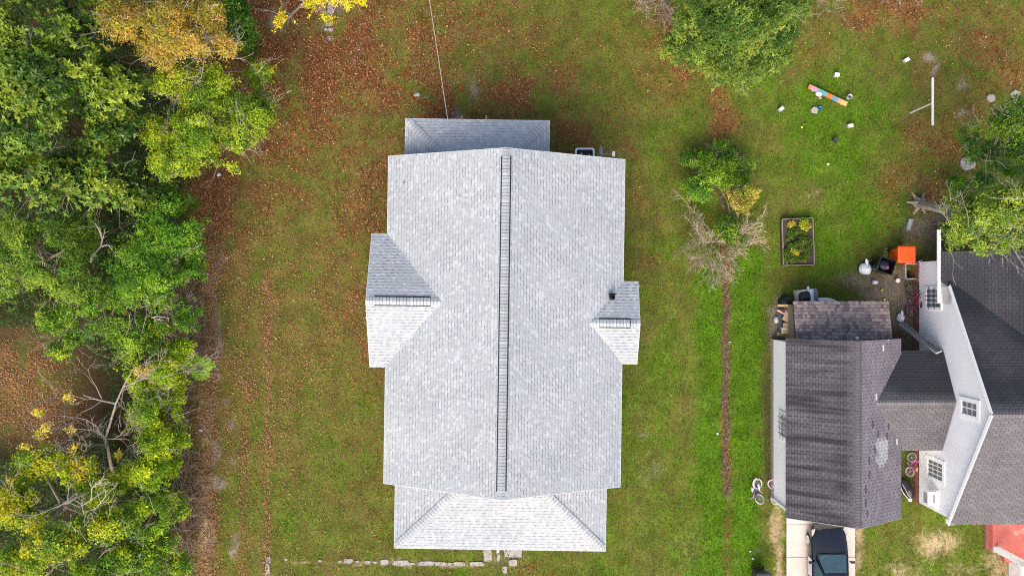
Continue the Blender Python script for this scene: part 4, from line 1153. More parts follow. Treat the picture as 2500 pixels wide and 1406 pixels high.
tree("dogwood_tree", "darker green tree at the right edge behind the light green tree", (2400, 380),
     [(2440, 320, 75, 60, 4, 1.1), (2370, 330, 36, 30, 3, .7), (2430, 440, 60, 45, 5, 1.0), (2480, 440, 60, 50, 5.4, 1.1), (2400, 370, 50, 45, 3.6, 1.0), (2480, 270, 50, 45, 4.2, 1.1), (2460, 390, 60, 50, 4.2, 1.1), (2520, 340, 60, 80, 4.6, 1.2)],
     22000, .10, [(.06, .14, .025), (.10, .19, .03), (.15, .23, .035), (.045, .11, .025)], .1, 19, puffs=15, twigs=26, holes=.30)
tree("small_shrub", "small dark shrub left of the oak trunk's crown by bare earth", (2335, 448), [(2342, 446, 26, 20, .9, .4), (2325, 452, 18, 14, .7, .3)], 3000, .09, GD, .03, 20, cat="bush", puffs=8)

# sapling with long feathery leaves at the edge of the brambles
b0 = U(478, 905, 0)
fs = thing("sumac_sapling", "bright green fern-like sapling beside the brown strip on the left", "sapling", b0)
mb = MB(); Ps, Ds, Ns, Ls = [], [], [], []
for k in range(11):
    a = k * .571 + .2; L = random.uniform(.45, .7)
    c = U(490, 897, 1.7); tip = c + Vector((math.cos(a) * L, math.sin(a) * L, .05))
    if k == 0: mb.tube([b0, b0.lerp(c, .5), c], [.022, .018, .012], 6)
    mb.tube([c, c.lerp(tip, .5) + Vector((0, 0, .12)), tip], [.007, .005, .003], 4)
    for j in range(11):
        q = c.lerp(tip, (j + 1) / 11.5); q.z += .1 * math.sin(math.pi * j / 11)
        for s_ in (-1, 1):
            d = Vector((math.cos(a + s_ * 1.15), math.sin(a + s_ * 1.15), -.1)).normalized()
            Ps.append(q); Ds.append(d); Ns.append((0, 0, 1)); Ls.append(.24 * (1 - .35 * j / 11))
mb.build("stem", M['bark'], fs, b0)
Ps = np.array(Ps) - np.array(b0); Ls = np.array(Ls)
Vv, Ff, Cc = leaves(Ps, np.array(Ds), np.array(Ns, float), Ls, Ls * .5, np.tile([[.26, .44, .03]], (len(Ps), 1)) * RNG.uniform(.8, 1.3, (len(Ps), 1)), .15)
np_obj("crown", Vv, Ff, Cc, M['leaf'], fs)

# bare grey tree with a few yellow leaf clusters
b0 = U(288, 1190, 0); b0.z = -.05
bt = thing("bare_tree", "nearly leafless grey tree with last yellow leaves beside the brown clearing", "tree", b0)
mb = MB(); rs = random.Random(5)
k1, k2, k3 = U(262, 1085, 2.2), U(258, 1070, 2.6), U(283, 985, 4.2)
mb.tube([b0, U(272, 1140, 1.0), k1, k2], [.10, .075, .062, .058], 8)
mb.tube([k2, U(270, 1030, 3.4), k3, U(300, 945, 5), U(325, 900, 5.6)], [.055, .046, .036, .026, .015], 7)
tips = []
for (p_, q_, r_) in ((k2, U(232, 1035, 3.6), .06), (k1, U(190, 1085, 3.4), .055), (k3, U(205, 965, 5), .045), (k1, U(250, 1100, 3), .04), (U(300, 945, 5), U(360, 920, 5.4), .03), (k2, U(300, 1070, 3.6), .035)):
    m_ = p_.lerp(q_, .5) + Vector((0, 0, .1)); mb.tube([p_, m_, q_], [r_, r_ * .8, r_ * .6], 6)
    d = (q_ - p_).normalized()
    for k in range(4):
        tips += branch(mb, p_.lerp(q_, rs.uniform(.35, 1)), d + Vector((rs.gauss(0, .35), rs.gauss(0, .35), .1)), rs.uniform(.9, 1.6), r_ * .5, 3, rs, spread=.5, seg=3, rmin=.007, up=.05)
for k in range(8):
    tips += branch(mb, k3.lerp(U(325, 900, 5.6), rs.random()), (rs.gauss(0, 1), rs.gauss(0, 1), .3), 1.0, .02, 3, rs, spread=.55, rmin=.007)
mb.build("trunk", M['bark'], bt, b0)
bl = [(90, 1010, 14, 12, 4.4, .2), (120, 1040, 16, 14, 4.2, .25), (95, 1060, 14, 14, 4, .2), (175, 1048, 12, 10, 4, .2), (165, 965, 12, 8, 4.8, .2), (62, 1090, 10, 12, 3.8, .2), (180, 1090, 10, 8, 3.8, .2), (290, 1110, 14, 12, 3, .2), (340, 905, 30, 16, 5, .3)]
crown(bt, "crown", bl, 900, .12, [(.55, .42, .07), (.48, .36, .10), (.40, .38, .06)], b0, puffs=4, seed=30)

def bare_shrub(name, label, base, fans, mat_, seed, cat="shrub", n=8, L=1.0, r=.02, depth=4):
    b0 = U(*base, 0); b0.z = -.05
    t = thing(name, label, cat, b0); rs = random.Random(seed)
    for k in range(len(fans)):
        mb = MB(); tx, ty, th_, ln = fans[k]
        tgt = U(tx, ty, th_)
        d = tgt - b0; ln_ = d.length
        pts = [b0, b0.lerp(tgt, .35) + Vector((rs.uniform(-.08, .08), rs.uniform(-.08, .08), .12)), b0.lerp(tgt, .7), tgt]
        mb.tube(pts, [r * 1.4, r, r * .75, r * .4], 6)
        for j in range(n):
            f_ = rs.uniform(.3, 1); q = b0.lerp(tgt, f_)
            dd = d.normalized() + Vector((rs.gauss(0, .5), rs.gauss(0, .5), rs.gauss(.1, .25)))
            branch(mb, q, dd, ln * rs.uniform(.5, .9) * ln_ * .5, r * .5, depth - 1, rs, spread=.5, seg=2, rmin=.0065, up=.03, shrink=.62, n=4)
        mb.build("limb", mat_, t, b0)
    return t
bare_shrub("bare_shrub", "leafless pale twiggy shrub in the lawn left of the garden bed", (1757, 590),
           [(1758, 665, 1.2, .8), (1710, 630, 1.2, .8), (1690, 595, 1.0, .8), (1700, 555, 1.0, .7), (1790, 640, 1.2, .7), (1830, 560, 1.4, .7), (1850, 545, 1.3, .6), (1740, 680, 1.0, .6), (1720, 590, 1.4, .8), (1650, 465, 1.2, .25), (1810, 615, 1.1, .6), (1840, 590, 1.2, .6)], M['tan_twig'], 41, n=16, r=.012)
bare_shrub("bare_shrub", "pale leafless bush at the top edge left of the long-leaved evergreen", (1625, 0),
           [(1580, 30, 1.5, .7), (1610, 50, 1.4, .7), (1640, 40, 1.3, .6), (1590, -10, 1.5, .7), (1650, 70, 1.2, .5), (1570, 5, 1.3, .6)], M['tan_twig'], 42, n=9)
bare_shrub("bare_shrub", "thin pale twigs at the top edge right of the long-leaved evergreen", (2030, -10),
           [(2010, 30, 1.2, .6), (2040, 35, 1.2, .6), (2060, 15, 1.1, .5), (2000, 5, 1.2, .6)], M['tan_twig'], 43, n=4)
bare_shrub("brush_pile", "fallen grey branches in leaf litter cut by the top edge at right", (2190, -25),
           [(2150, 8, .3, .5), (2190, 12, .4, .5), (2240, 5, .3, .5), (2265, -10, .3, .4), (2200, 24, .3, .4)], M['bark'], 44, n=3, cat="branches", depth=3)

# pale dead limbs sticking out of the wood
def dead_limb(label, chain, r, seed, subs=4):
    pts = [U(*q) for q in chain]
    rs = random.Random(seed); mb = MB()
    mb.tube(pts, [r * (1 - .7 * i / (len(pts) - 1)) for i in range(len(pts))], 7)
    for k in range(subs):
        i = rs.randrange(1, len(pts)); d = (pts[i] - pts[i - 1]).normalized()
        branch(mb, pts[i - 1].lerp(pts[i], rs.random()), d + Vector((rs.gauss(0, .7), rs.gauss(0, .7), .1)), rs.uniform(.3, .7), r * .45, 1, rs, seg=2, rmin=.008)
    return tag(mb.build("dead_limb", M['twig']), label, "dead branch", "pale dead limbs in the wood")
dead_limb("forked bleached dead limb over the black gap in the wood", [(222, 638, 2.8), (230, 620, 3.4), (246, 602, 3.8), (262, 598, 4.1), (276, 602, 4.3)], .06, 2, 2)
dead_limb("thin upright bleached branch over the black gap in the wood", [(246, 602, 3.8), (250, 585, 4.0), (242, 562, 4.3), (233, 545, 4.5)], .035, 3, 3)
dead_limb("grey dead branch hooked toward the brown strip at mid left", [(370, 775, 3.6), (385, 772, 3.8), (412, 776, 3.9), (411, 785, 3.8)], .03, 4, 2)
dead_limb("grey dead branch falling into brambles at mid left", [(378, 780, 3.5), (395, 800, 3.0), (415, 818, 2.6), (432, 824, 2.2), (436, 845, 1.8)], .045, 5, 4)
dead_limb("short bleached branch right below the dark green privet", [(383, 735, 3.4), (392, 742, 3.4), (415, 748, 3.3)], .03, 6, 3)
dead_limb("grey crooked branch amid the upper glossy evergreens", [(335, 262, 4.6), (300, 250, 5.2), (283, 268, 5.6), (262, 245, 6.0)], .045, 7, 6)
dead_limb("pale bare stems in the yellow tree near the lower left corner", [(215, 1240, 4.2), (190, 1235, 5.0), (165, 1225, 5.4), (70, 1265, 5.6)], .03, 8, 9)
dead_limb("pale bare stem rising through yellow leaves at lower left", [(190, 1240, 4.6), (222, 1220, 5.2), (225, 1190, 5.6), (245, 1170, 6.0)], .025, 9, 8)
dead_limb("pale bare branch ending in a twig fan at lower left", [(205, 1250, 4.6), (235, 1240, 5.2), (255, 1215, 5.6), (268, 1200, 5.8)], .022, 10, 7)
dead_limb("bare pale branch lying across leaf litter beside the light green tree", [(520, 182, 2.8), (560, 175, 3.2), (600, 175, 3.4), (616, 182, 3.4)], .025, 11, 3)

# undergrowth inside the wood, and the strip of brambles at its edge
rg = np.random.default_rng(77)
n = 130000
px = rg.uniform(-40, 500, n); py = rg.uniform(-40, 1440, n)
keep = (fbm(px / 60, py / 60, 91) > .36) & (((px - 60) / 210) ** 2 + ((py - 960) / 165) ** 2 > 1) & (px < 425 + 30 * fbm(px / 20, py / 20, 92)) & (rg.random(n) < .8)
keep &= ~((px > 405) & (py > 620) & (rg.random(n) < .75))
px, py = px[keep], py[keep]; n = len(px)
hh = rg.uniform(.05, 1.5, n) * (.3 + fbm(px / 45, py / 45, 93)); s = (H - hh) / F
P = np.stack([(px - 1250) * s, (703 - py) * s, hh], 1)
D = unit(n, rg); D[:, 2] = D[:, 2] * .4 + .1; D /= np.linalg.norm(D, axis=1)[:, None]
Nn = rg.normal(0, .4, (n, 3)) + np.array([0, 0, 1.0])
pl_ = np.array([(.03, .075, .012), (.045, .10, .016), (.065, .13, .02), (.05, .085, .02)])
Ls = rg.uniform(.08, .16, n)
Vv, Ff, Cc = leaves(P, D, Nn, Ls, Ls * .5, pl_[rg.integers(0, 4, n)] * rg.uniform(.7, 1.3, (n, 1)), .2)
o = np_obj("undergrowth", Vv, Ff, Cc, M['leaf'], kind="stuff")
tag(o, "dark green undergrowth covering the floor of the wood", "undergrowth")

def twig_mass(name, label, P0, P1, bow, r, m, col=None):
    """many thin three-sided stems, all one mass"""
    n = len(P0); K = 5
    t = np.linspace(0, 1, K)[None, :, None]
    C = P0[:, None] * (1 - t) + P1[:, None] * t + bow[:, None] * (4 * t * (1 - t))
    C = C + RNG.normal(0, .02, C.shape)
    T = (P1 - P0); T /= np.linalg.norm(T, axis=1)[:, None] + 1e-9
    A = np.cross(T, np.array([.3, .2, .93])); A /= np.linalg.norm(A, axis=1)[:, None] + 1e-9
    B = np.cross(T, A)
    rr = r[:, None] * np.linspace(1, .45, K)[None]
    Vv = np.empty((n, K, 3, 3))
    for j in range(3):
        a = 2 * np.pi * j / 3
        Vv[:, :, j] = C + (A * math.cos(a) + B * math.sin(a))[:, None] * rr[..., None]
    base = (np.arange(n) * K * 3)[:, None, None] + (np.arange(K - 1) * 3)[None, :, None]
    j = np.arange(3)[None, None]; j2 = (np.arange(3) + 1) % 3
    Fq_ = np.stack([base + j, base + j2[None, None], base + j2[None, None] + 3, base + j + 3], -1).reshape(-1, 4)
    o = np_obj(name, Vv.reshape(-1, 3), Fq_, np.ones((len(Fq_), 3)), m, kind="stuff")
    return tag(o, label, "brambles")
n = 3300
py = RNG.uniform(600, 1430, n)
edge = 468 + 14 * np.sin(py / 60) - 12 * (py > 900)
px = edge + RNG.normal(0, 14, n) - 10 * RNG.random(n)
dens = .35 + .65 * (fbm(px / 40, py / 40, 95) > .42)
kp = RNG.random(n) < dens; px, py = px[kp], py[kp]; n = len(px)
P0 = np.stack([(px - 1250) * .02, (703 - py) * .02, RNG.uniform(-.05, .3, n)], 1)
a = RNG.uniform(0, 6.28, n); L = RNG.uniform(.35, 1.2, n)
P1 = P0 + np.stack([np.cos(a) * L, np.sin(a) * L, RNG.uniform(.0, .8, n)], 1)
bow = RNG.normal(0, .14, (n, 3)) + np.array([0, 0, .15])
twig_mass("brambles", "tangle of brown leafless brambles along the edge of the wood", P0, P1, bow, RNG.uniform(.005, .011, n), M['bramble'])
n = 800
py = RNG.uniform(690, 1215, n); px = 1771 + RNG.normal(0, 2.6, n) + 4 * np.sin(py / 23)
P0 = np.stack([(px - 1250) * .02, (703 - py) * .02, RNG.uniform(-.03, .12, n)], 1)
a = np.pi / 2 + RNG.normal(0, .7, n); L = RNG.uniform(.1, .34, n)
P1 = P0 + np.stack([np.cos(a) * L, np.sin(a) * L, RNG.normal(0, .06, n)], 1)
twig_mass("dead_vines", "line of dead brown vines along the boundary between the two lawns", P0, P1, RNG.normal(0, .05, (n, 3)), RNG.uniform(.005, .012, n), M['bramble'])

# ------------------------------------------------------------------ things in the yards
def at(px, py, h=0.0):
    p = U(px, py, h); return p

# parked car: x right, y forward, z up
car = thing("parked_car", "dark navy sedan parked nose-in on the concrete drive below the garage", "car", (15.19, -13.52, .04), rad(.6))
secs = []
for (y, w, zs, zb, zt) in ((2.27, .55, .32, .50, .53), (2.22, .66, .24, .58, .61), (2.05, .77, .20, .66, .71), (1.75, .84, .18, .73, .80), (1.25, .875, .17, .81, .885), (.80, .885, .17, .87, .945), (.1, .89, .17, .90, .95),
                           (-1.2, .885, .17, .93, .96), (-1.65, .87, .18, .94, .99), (-2.05, .82, .22, .90, .96), (-2.25, .70, .32, .72, .76)):
    half = [(w * .90, zs), (w * .985, zs + .10), (w, zs + .28), (w * .985, zb - .10), (w * .93, zb - .015), (w * .80, zb + (zt - zb) * .55), (w * .45, zt), (0, zt + .012)]
    sec = [Vector((-x_, y, z_)) for x_, z_ in half] + [Vector((x_, y, z_)) for x_, z_ in half[-2::-1]]
    secs.append(sec)
MB().loft(secs, caps=True).build("body", M['car'], car, smooth=True)
# greenhouse shell, roof and glass
bz, rz_ = .93, 1.39
B = {'wl': (-.76, .86, bz), 'wr': (.76, .86, bz), 'rl': (-.74, -1.62, .99), 'rr': (.74, -1.62, .99)}
T = {'wl': (-.56, .12, rz_), 'wr': (.56, .12, rz_), 'rl': (-.55, -1.02, rz_ - .02), 'rr': (.55, -1.02, rz_ - .02)}
sh_ = MB().add([B['wl'], B['wr'], B['rr'], B['rl'], T['wl'], T['wr'], T['rr'], T['rl']], [(0, 1, 5, 4), (1, 2, 6, 5), (2, 3, 7, 6), (3, 0, 4, 7)])
sh_.build("pillars", M['car'], car)
rsec = []
for y, dz, k in ((.19, -.025, 1.0), (.10, .01, 1.0), (-.2, .035, 1.01), (-.6, .035, 1.01), (-.95, .01, 1.0), (-1.06, -.03, .99)):
    rsec.append([Vector((x_ * k, y, rz_ + dz + e)) for x_, e in ((-.60, -.06), (-.54, -.005), (-.3, .025), (0, .035), (.3, .025), (.54, -.005), (.60, -.06))])
MB().loft(rsec, caps=False).build("roof", M['car'], car, smooth=True)
def glass(q, name, off, nsub=4, bulge=.05):
    """curved pane between four corners (bottom left, bottom right, top right, top left)"""
    q = [Vector(p_) for p_ in q]; nrm = (q[1] - q[0]).cross(q[3] - q[0]).normalized()
    if nrm.dot(Vector(off)) < 0: nrm = -nrm
    vs, fs = [], []
    for i in range(nsub + 1):
        for j in range(nsub + 1):
            u_, v_ = i / nsub, j / nsub
            p_ = q[0].lerp(q[1], u_).lerp(q[3].lerp(q[2], u_), v_)
            vs.append(p_ + nrm * (.012 + bulge * 4 * u_ * (1 - u_)))
    for i in range(nsub):
        for j in range(nsub):
            a = i * (nsub + 1) + j; fs.append((a, a + nsub + 1, a + nsub + 2, a + 1))
    MB().add(vs, fs).build(name, M['carglass'], car, smooth=True)
glass([(-.68, .86, .955), (.68, .86, .955), (.51, .16, 1.375), (-.51, .16, 1.375)], "windshield", (0, 1, 1), bulge=.05)
glass([(-.64, -1.58, 1.0), (.64, -1.58, 1.0), (.48, -1.06, 1.35), (-.48, -1.06, 1.35)], "rear_window", (0, -1, 1), bulge=.04)
for s_ in (-1, 1):
    glass([(s_ * .755, .62, .96), (s_ * .75, -.30, .97), (s_ * .575, -.36, 1.35), (s_ * .575, .10, 1.35)], "side_window", (s_, 0, .3), bulge=.0)
    glass([(s_ * .75, -.38, .97), (s_ * .745, -1.30, .985), (s_ * .565, -.98, 1.34), (s_ * .572, -.42, 1.35)], "side_window", (s_, 0, .3), bulge=.0)
    MB().loft([[Vector((s_ * x_, y, z_)) for x_, y, z_ in row] for row in (
        [(.58, 2.13, .60), (.66, 2.02, .685), (.75, 1.80, .74)], [(.66, 2.10, .58), (.765, 1.95, .665), (.825, 1.68, .745)], [(.70, 2.06, .52), (.80, 1.92, .60), (.845, 1.70, .69)])], caps=False).build("headlight", M['lamp'], car, smooth=True)
    # move lenses just proud of the body
    hb = MB(); mir = hb
    mir.box((s_ * .99, .52, .99), (.20, .10, .13), top=.8); mir.bar((s_ * .84, .56, .93), (s_ * .93, .53, .97), .04, .04)
    mir.build("mirror", M['car'], car)
    for y in (1.38, -1.32):
        wh = thing_child("wheel", car)
        RM_ = Matrix.Rotation(rad(90), 3, 'Z')
        MB().torus((s_ * .80, y, .31), .235, .085, RM_, 24, 8).build("tyre", M['rubber'], wh, smooth=True)
        rb = MB()
        RY_ = Matrix.Rotation(rad(90), 3, 'Y')
        rb.lathe([(.05, s_ * .07), (.20, s_ * .05), (.225, s_ * .085)], (s_ * .80, y, .31), 20, RY_)
        for k in range(7):
            a = k * 2 * math.pi / 7
            rb.bar((s_ * .885, y, .31), (s_ * .875, y + math.cos(a) * .2, .31 + math.sin(a) * .2), .05, .02, up=(1, 0, 0))
        rb.build("rim", M['chrome'], wh)
    for (ya, yb) in ((.70, .70), (-.34, -.34), (-1.28, -1.28)):
        MB().bar((s_ * .893, ya, .32), (s_ * .886, yb, .86), .008, .008).build("door_seam", M['vent'], car)
wp = MB(); wp.bar((-.66, .93, .985), (-.02, .90, 1.0), .025, .02); wp.bar((.02, .95, .985), (.66, .88, .985), .025, .02); wp.build("wiper", M['vent'], car)
ck = MB(); ck.add([(-.70, .95, .957), (.70, .95, .957), (.70, .86, .962), (-.70, .86, .962)], [(0, 1, 2, 3)]); ck.build("cowl", M['vent'], car)
sg = thing_child("door_sign", car)
MB().box((-.905, .20, .60), (.012, .86, .40)).build("panel", mat("pink_white_sign", (.78, .66, .76), .4, .08, 6), sg)
sb = MB()
for k in range(4): sb.box((-.9125, .20 + (.03 if k % 2 else 0), .48 + .08 * k), (.004, .66 - .1 * (k % 3), .022))
sb.build("print_line", mat("grey_print", (.42, .36, .45), .5), sg)
# a few folded papers on the dash and a sun-faded dash seen through the glass are left to the glass itself

def cart(name, label, loc, rz, col, lid_col, open_lid=False, w=.66, d=.72, h=1.02):
    t = thing(name, label, "trash bin", loc, rz)
    b = MB()
    def rr(w_, d_, z): return rrect(w_, d_, .07, z, 3)
    b.loft([rr(w * .74, d * .70, 0), rr(w * .80, d * .78, .25), rr(w * .96, d * .95, h - .08), rr(w, d, h - .06), rr(w, d, h), rr(w * .90, d * .90, h), rr(w * .70, d * .66, .06)], closed=True, caps=True, col=col)
    b.build("body", M['plastic'], t)
    l = MB()
    if not open_lid:
        l.loft([rr(w * 1.04, d * 1.06, h + .005), rr(w * 1.04, d * 1.06, h + .05), rr(w * .80, d * .82, h + .085), rr(w * .74, d * .76, h + .07)], closed=True, col=lid_col)
    else:
        Mx = Matrix.Translation((0, d * .5, h)) @ Matrix.Rotation(rad(-112), 4, 'X') @ Matrix.Translation((0, -d * .5, 0))
        l.loft([[Mx @ q for q in rr(w * 1.04, d * 1.06, z_)] for z_ in (.0, .05)], closed=True, col=lid_col)
    l.build("lid", M['plastic'], t)
    MB().tube([(-w * .4, d * .56, h - .05), (w * .4, d * .56, h - .05)], .02, 6, col=lid_col).build("handle", M['plastic'], t)
    for s_ in (-1, 1):
        MB().lathe([(.12, -.03), (.12, .03)], (s_ * w * .40, d * .36, .12), 14, Matrix.Rotation(rad(90), 3, 'Y'), col=(.02, .02, .02)).build("wheel", M['plastic'], t)
    return t
OR = (.92, .10, .014)
cart("trash_bin", "bright orange wheeled trash bin by the corner of the neighbour's house", at(2185, 624, .04), rad(0), OR, OR, w=.80, d=.74)
t = cart("trash_bin", "black wheeled trash bin standing open and full beside the orange one", at(2139, 650, .02), rad(72), (.010, .010, .012), (.012, .012, .014), True, w=.74, d=.78)
MB().lathe([(.26, .72), (.24, .82), (.12, .90), (.001, .92)], (0, 0, 0), 10, jit=.15, col=(.02, .018, .025)).build("rubbish", M['cloth'], t)
MB().lathe([(.09, .88), (.07, .95), (.001, .97)], (-.05, -.1, 0), 8, jit=.2, col=(.25, .06, .2)).build("wrapper", M['cloth'], t)
t = cart("trash_bin", "dark grey wheeled trash bin cut by the bottom edge left of the drive", at(1848, 1397, .03), rad(0), (.025, .027, .032), (.045, .05, .06))
MB().box((.0, .285, 1.066), (.22, .05, .008)).build("handle_label", M['trim'], t)

def bag(label, loc, r, h, col, seed, knot=True, sx=1.0, name="trash_bag", ears=False, rz=0):
    random.seed(seed)
    t = thing(name, label, "bag", loc, rz)
    prof = [(r * .55, 0), (r * .95, h * .15), (r, h * .4), (r * .8, h * .7), (r * .45, h * .9), (r * .18, h * .97)]
    b = MB().lathe(prof, (0, 0, 0), 14, Matrix.Diagonal((sx, 1, 1)), col=col, jit=.10)
    b.build("sack", M['cloth'], t)
    k = MB().lathe([(r * .12, h * .93), (r * .07, h), (r * .2, h * 1.12), (r * .02, h * 1.14)], (0, 0, 0), 7, col=col, jit=.2)
    if ears:
        k.add([(0, r * .1, h * .95), (r * .15, r * 1.3, h * .9), (-r * .2, r * 1.7, h * .8), (-r * .35, r * 1.2, h * .85)], [(0, 1, 2, 3)], col)
    k.build("knot", M['cloth'], t)
    return t
BK = (.012, .012, .014); WH = (.86, .86, .88)
bag("white knotted trash bag on the grass beside the black bin", at(2109, 657), .30, .42, WH, 3, ears=True)
bag("white plastic bag with tied ears below the leaning bicycle", at(2195, 775), .21, .38, WH, 4, ears=True, sx=.8)
bag("black trash bag on top of the white washing machine", at(1962, 726, 1.1) , .30, .40, BK, 5)
bag("black trash bag on the ground left of the washing machine", at(1915, 738), .36, .50, BK, 6)
bag("black trash bag under the yellow board beside the shed", at(1914, 752), .34, .34, BK, 7, rz=1)

# washing machine
p = at(1950, 722)
wm = thing("washing_machine", "old white washing machine left outside above the shed", "washing machine", (p.x + .12, p.y - .05, -.02), rad(6))
MB().loft([rrect(.70, .70, .02, 0, 2), rrect(.70, .70, .02, .96, 2)], closed=True, col=(.80, .76, .66)).build("cabinet", M['paint'], wm)
MB().loft([rrect(.72, .72, .03, .965, 2), rrect(.72, .72, .03, 1.0, 2), rrect(.69, .69, .03, 1.01, 2)], closed=True, col=(.92, .92, .93)).build("top", M['paint'], wm)
MB().loft([[Vector((x_, y_, z_)) for x_, y_, z_ in ((.22, yy, 1.01), (.36, yy, 1.01), (.36, yy, 1.15), (.30, yy, 1.15))] for yy in (-.35, .35)], closed=True, col=(.16, .17, .26)).build("control_panel", M['paint'], wm)
for k in range(4):
    MB().lathe([(.03, 0), (.028, .03)], (.275, -.22 + .15 * k, 1.09), 10, Matrix.Rotation(rad(-58), 3, 'Y'), col=(.6, .6, .62)).build("knob", M['paint'], wm)
MB().box((-.08, .0, 1.014), (.46, .5, .008), col=(.90, .90, .92)).build("lid", M['paint'], wm)
MB().tube([(-.02, .3, 1.03), (-.03, .42, 1.04), (-.02, .5, 1.03)], .055, 8, col=(.75, .75, .78)).build("bottle", M['plastic'], wm)
# white panel next to it
p = at(2012, 733)
hp = thing("discarded_sheet", "white curved sheet lying behind the shed beside the washing machine", "panel", (p.x, p.y - .05, .1))
out = [(-.62, -.45), (-.60, .10), (-.45, .165), (.05, .19), (.32, .13), (.55, .02), (.62, -.12), (.62, -.45)]
n_ = len(out)
vs = [(a, b_, .12) for a, b_ in out] + [(a * .94, b_ * .94 - .01, .20) for a, b_ in out] + [(a, b_, .08) for a, b_ in out]
MB().add(vs, [tuple(range(n_, 2 * n_))] + [(i, (i + 1) % n_, (i + 1) % n_ + n_, i + n_) for i in range(n_)] + [(i + 2 * n_, (i + 1) % n_ + 2 * n_, (i + 1) % n_, i) for i in range(n_)], (.90, .91, .93)).build("sheet", M['paint'], hp)
MB().bar((-.60, -.40, .15), (-.42, .02, .22), .05, .05, col=(.05, .05, .06)).build("edge_strip", M['paint'], hp)

# stacked lumber left of the shed
def board(label, a, b, w, th, col, cat="board"):
    c = (Vector(a) + Vector(b)) / 2
    return tag(MB().bar(a, b, w, th, col=col).build("board", M['board']), label, cat, "lumber stacked beside the shed")
YP, OSB, PNK = (.74, .50, .20), (.74, .50, .30), (.78, .48, .36)
board("single yellow board bridging the black bags", at(1899, 746, .8), at(1938, 746, .8), .11, .04, YP)
board("short grey upright strip beside the yellow board", at(1931, 748, .55), at(1931, 760, .5), .09, .04, (.42, .38, .33))
board("narrow pink-brown board lying slantwise on the lumber", at(1897, 757, .80), at(1922, 770, .78), .09, .04, PNK)
board("square piece of tan chipboard on the lumber", at(1914, 770, .82), at(1942, 785, .82), .42, .02, OSB)
board("tan board with dark knots above the chipboard", at(1916, 763, .78), at(1943, 772, .78), .24, .03, OSB)
board("wide yellow plank in the middle of the lumber", at(1912, 795, .85), at(1946, 796, .85), .26, .04, YP)
board("second wide yellow plank toward the garage", at(1908, 808, .85), at(1946, 809, .85), .24, .04, (.80, .58, .24))
board("thin white-painted strip between the two yellow planks", at(1907, 802, .88), at(1944, 803, .88), .06, .03, (.85, .78, .74))
board("long greenish board at the bottom of the lumber", at(1897, 815, .35), at(1950, 820, .4), .16, .05, (.36, .31, .12))
board("dark weathered sheet standing on edge by the lumber", at(1905, 768, .45), at(1906, 808, .45), .18, .03, (.10, .11, .13), "sheet")
board("grey-green plank edge left of the dark sheet", at(1903, 766, .25), at(1905, 810, .25), .07, .2, (.30, .36, .35))
tag(MB().lathe([(.12, 0), (.16, .06), (.1, .13), (.001, .15)], at(1896, 781), 9, jit=.25, col=(.6, .6, .58)).build("crumpled_wrapper", M['cloth']), "crumpled pale wrapper beside the lumber", "litter")

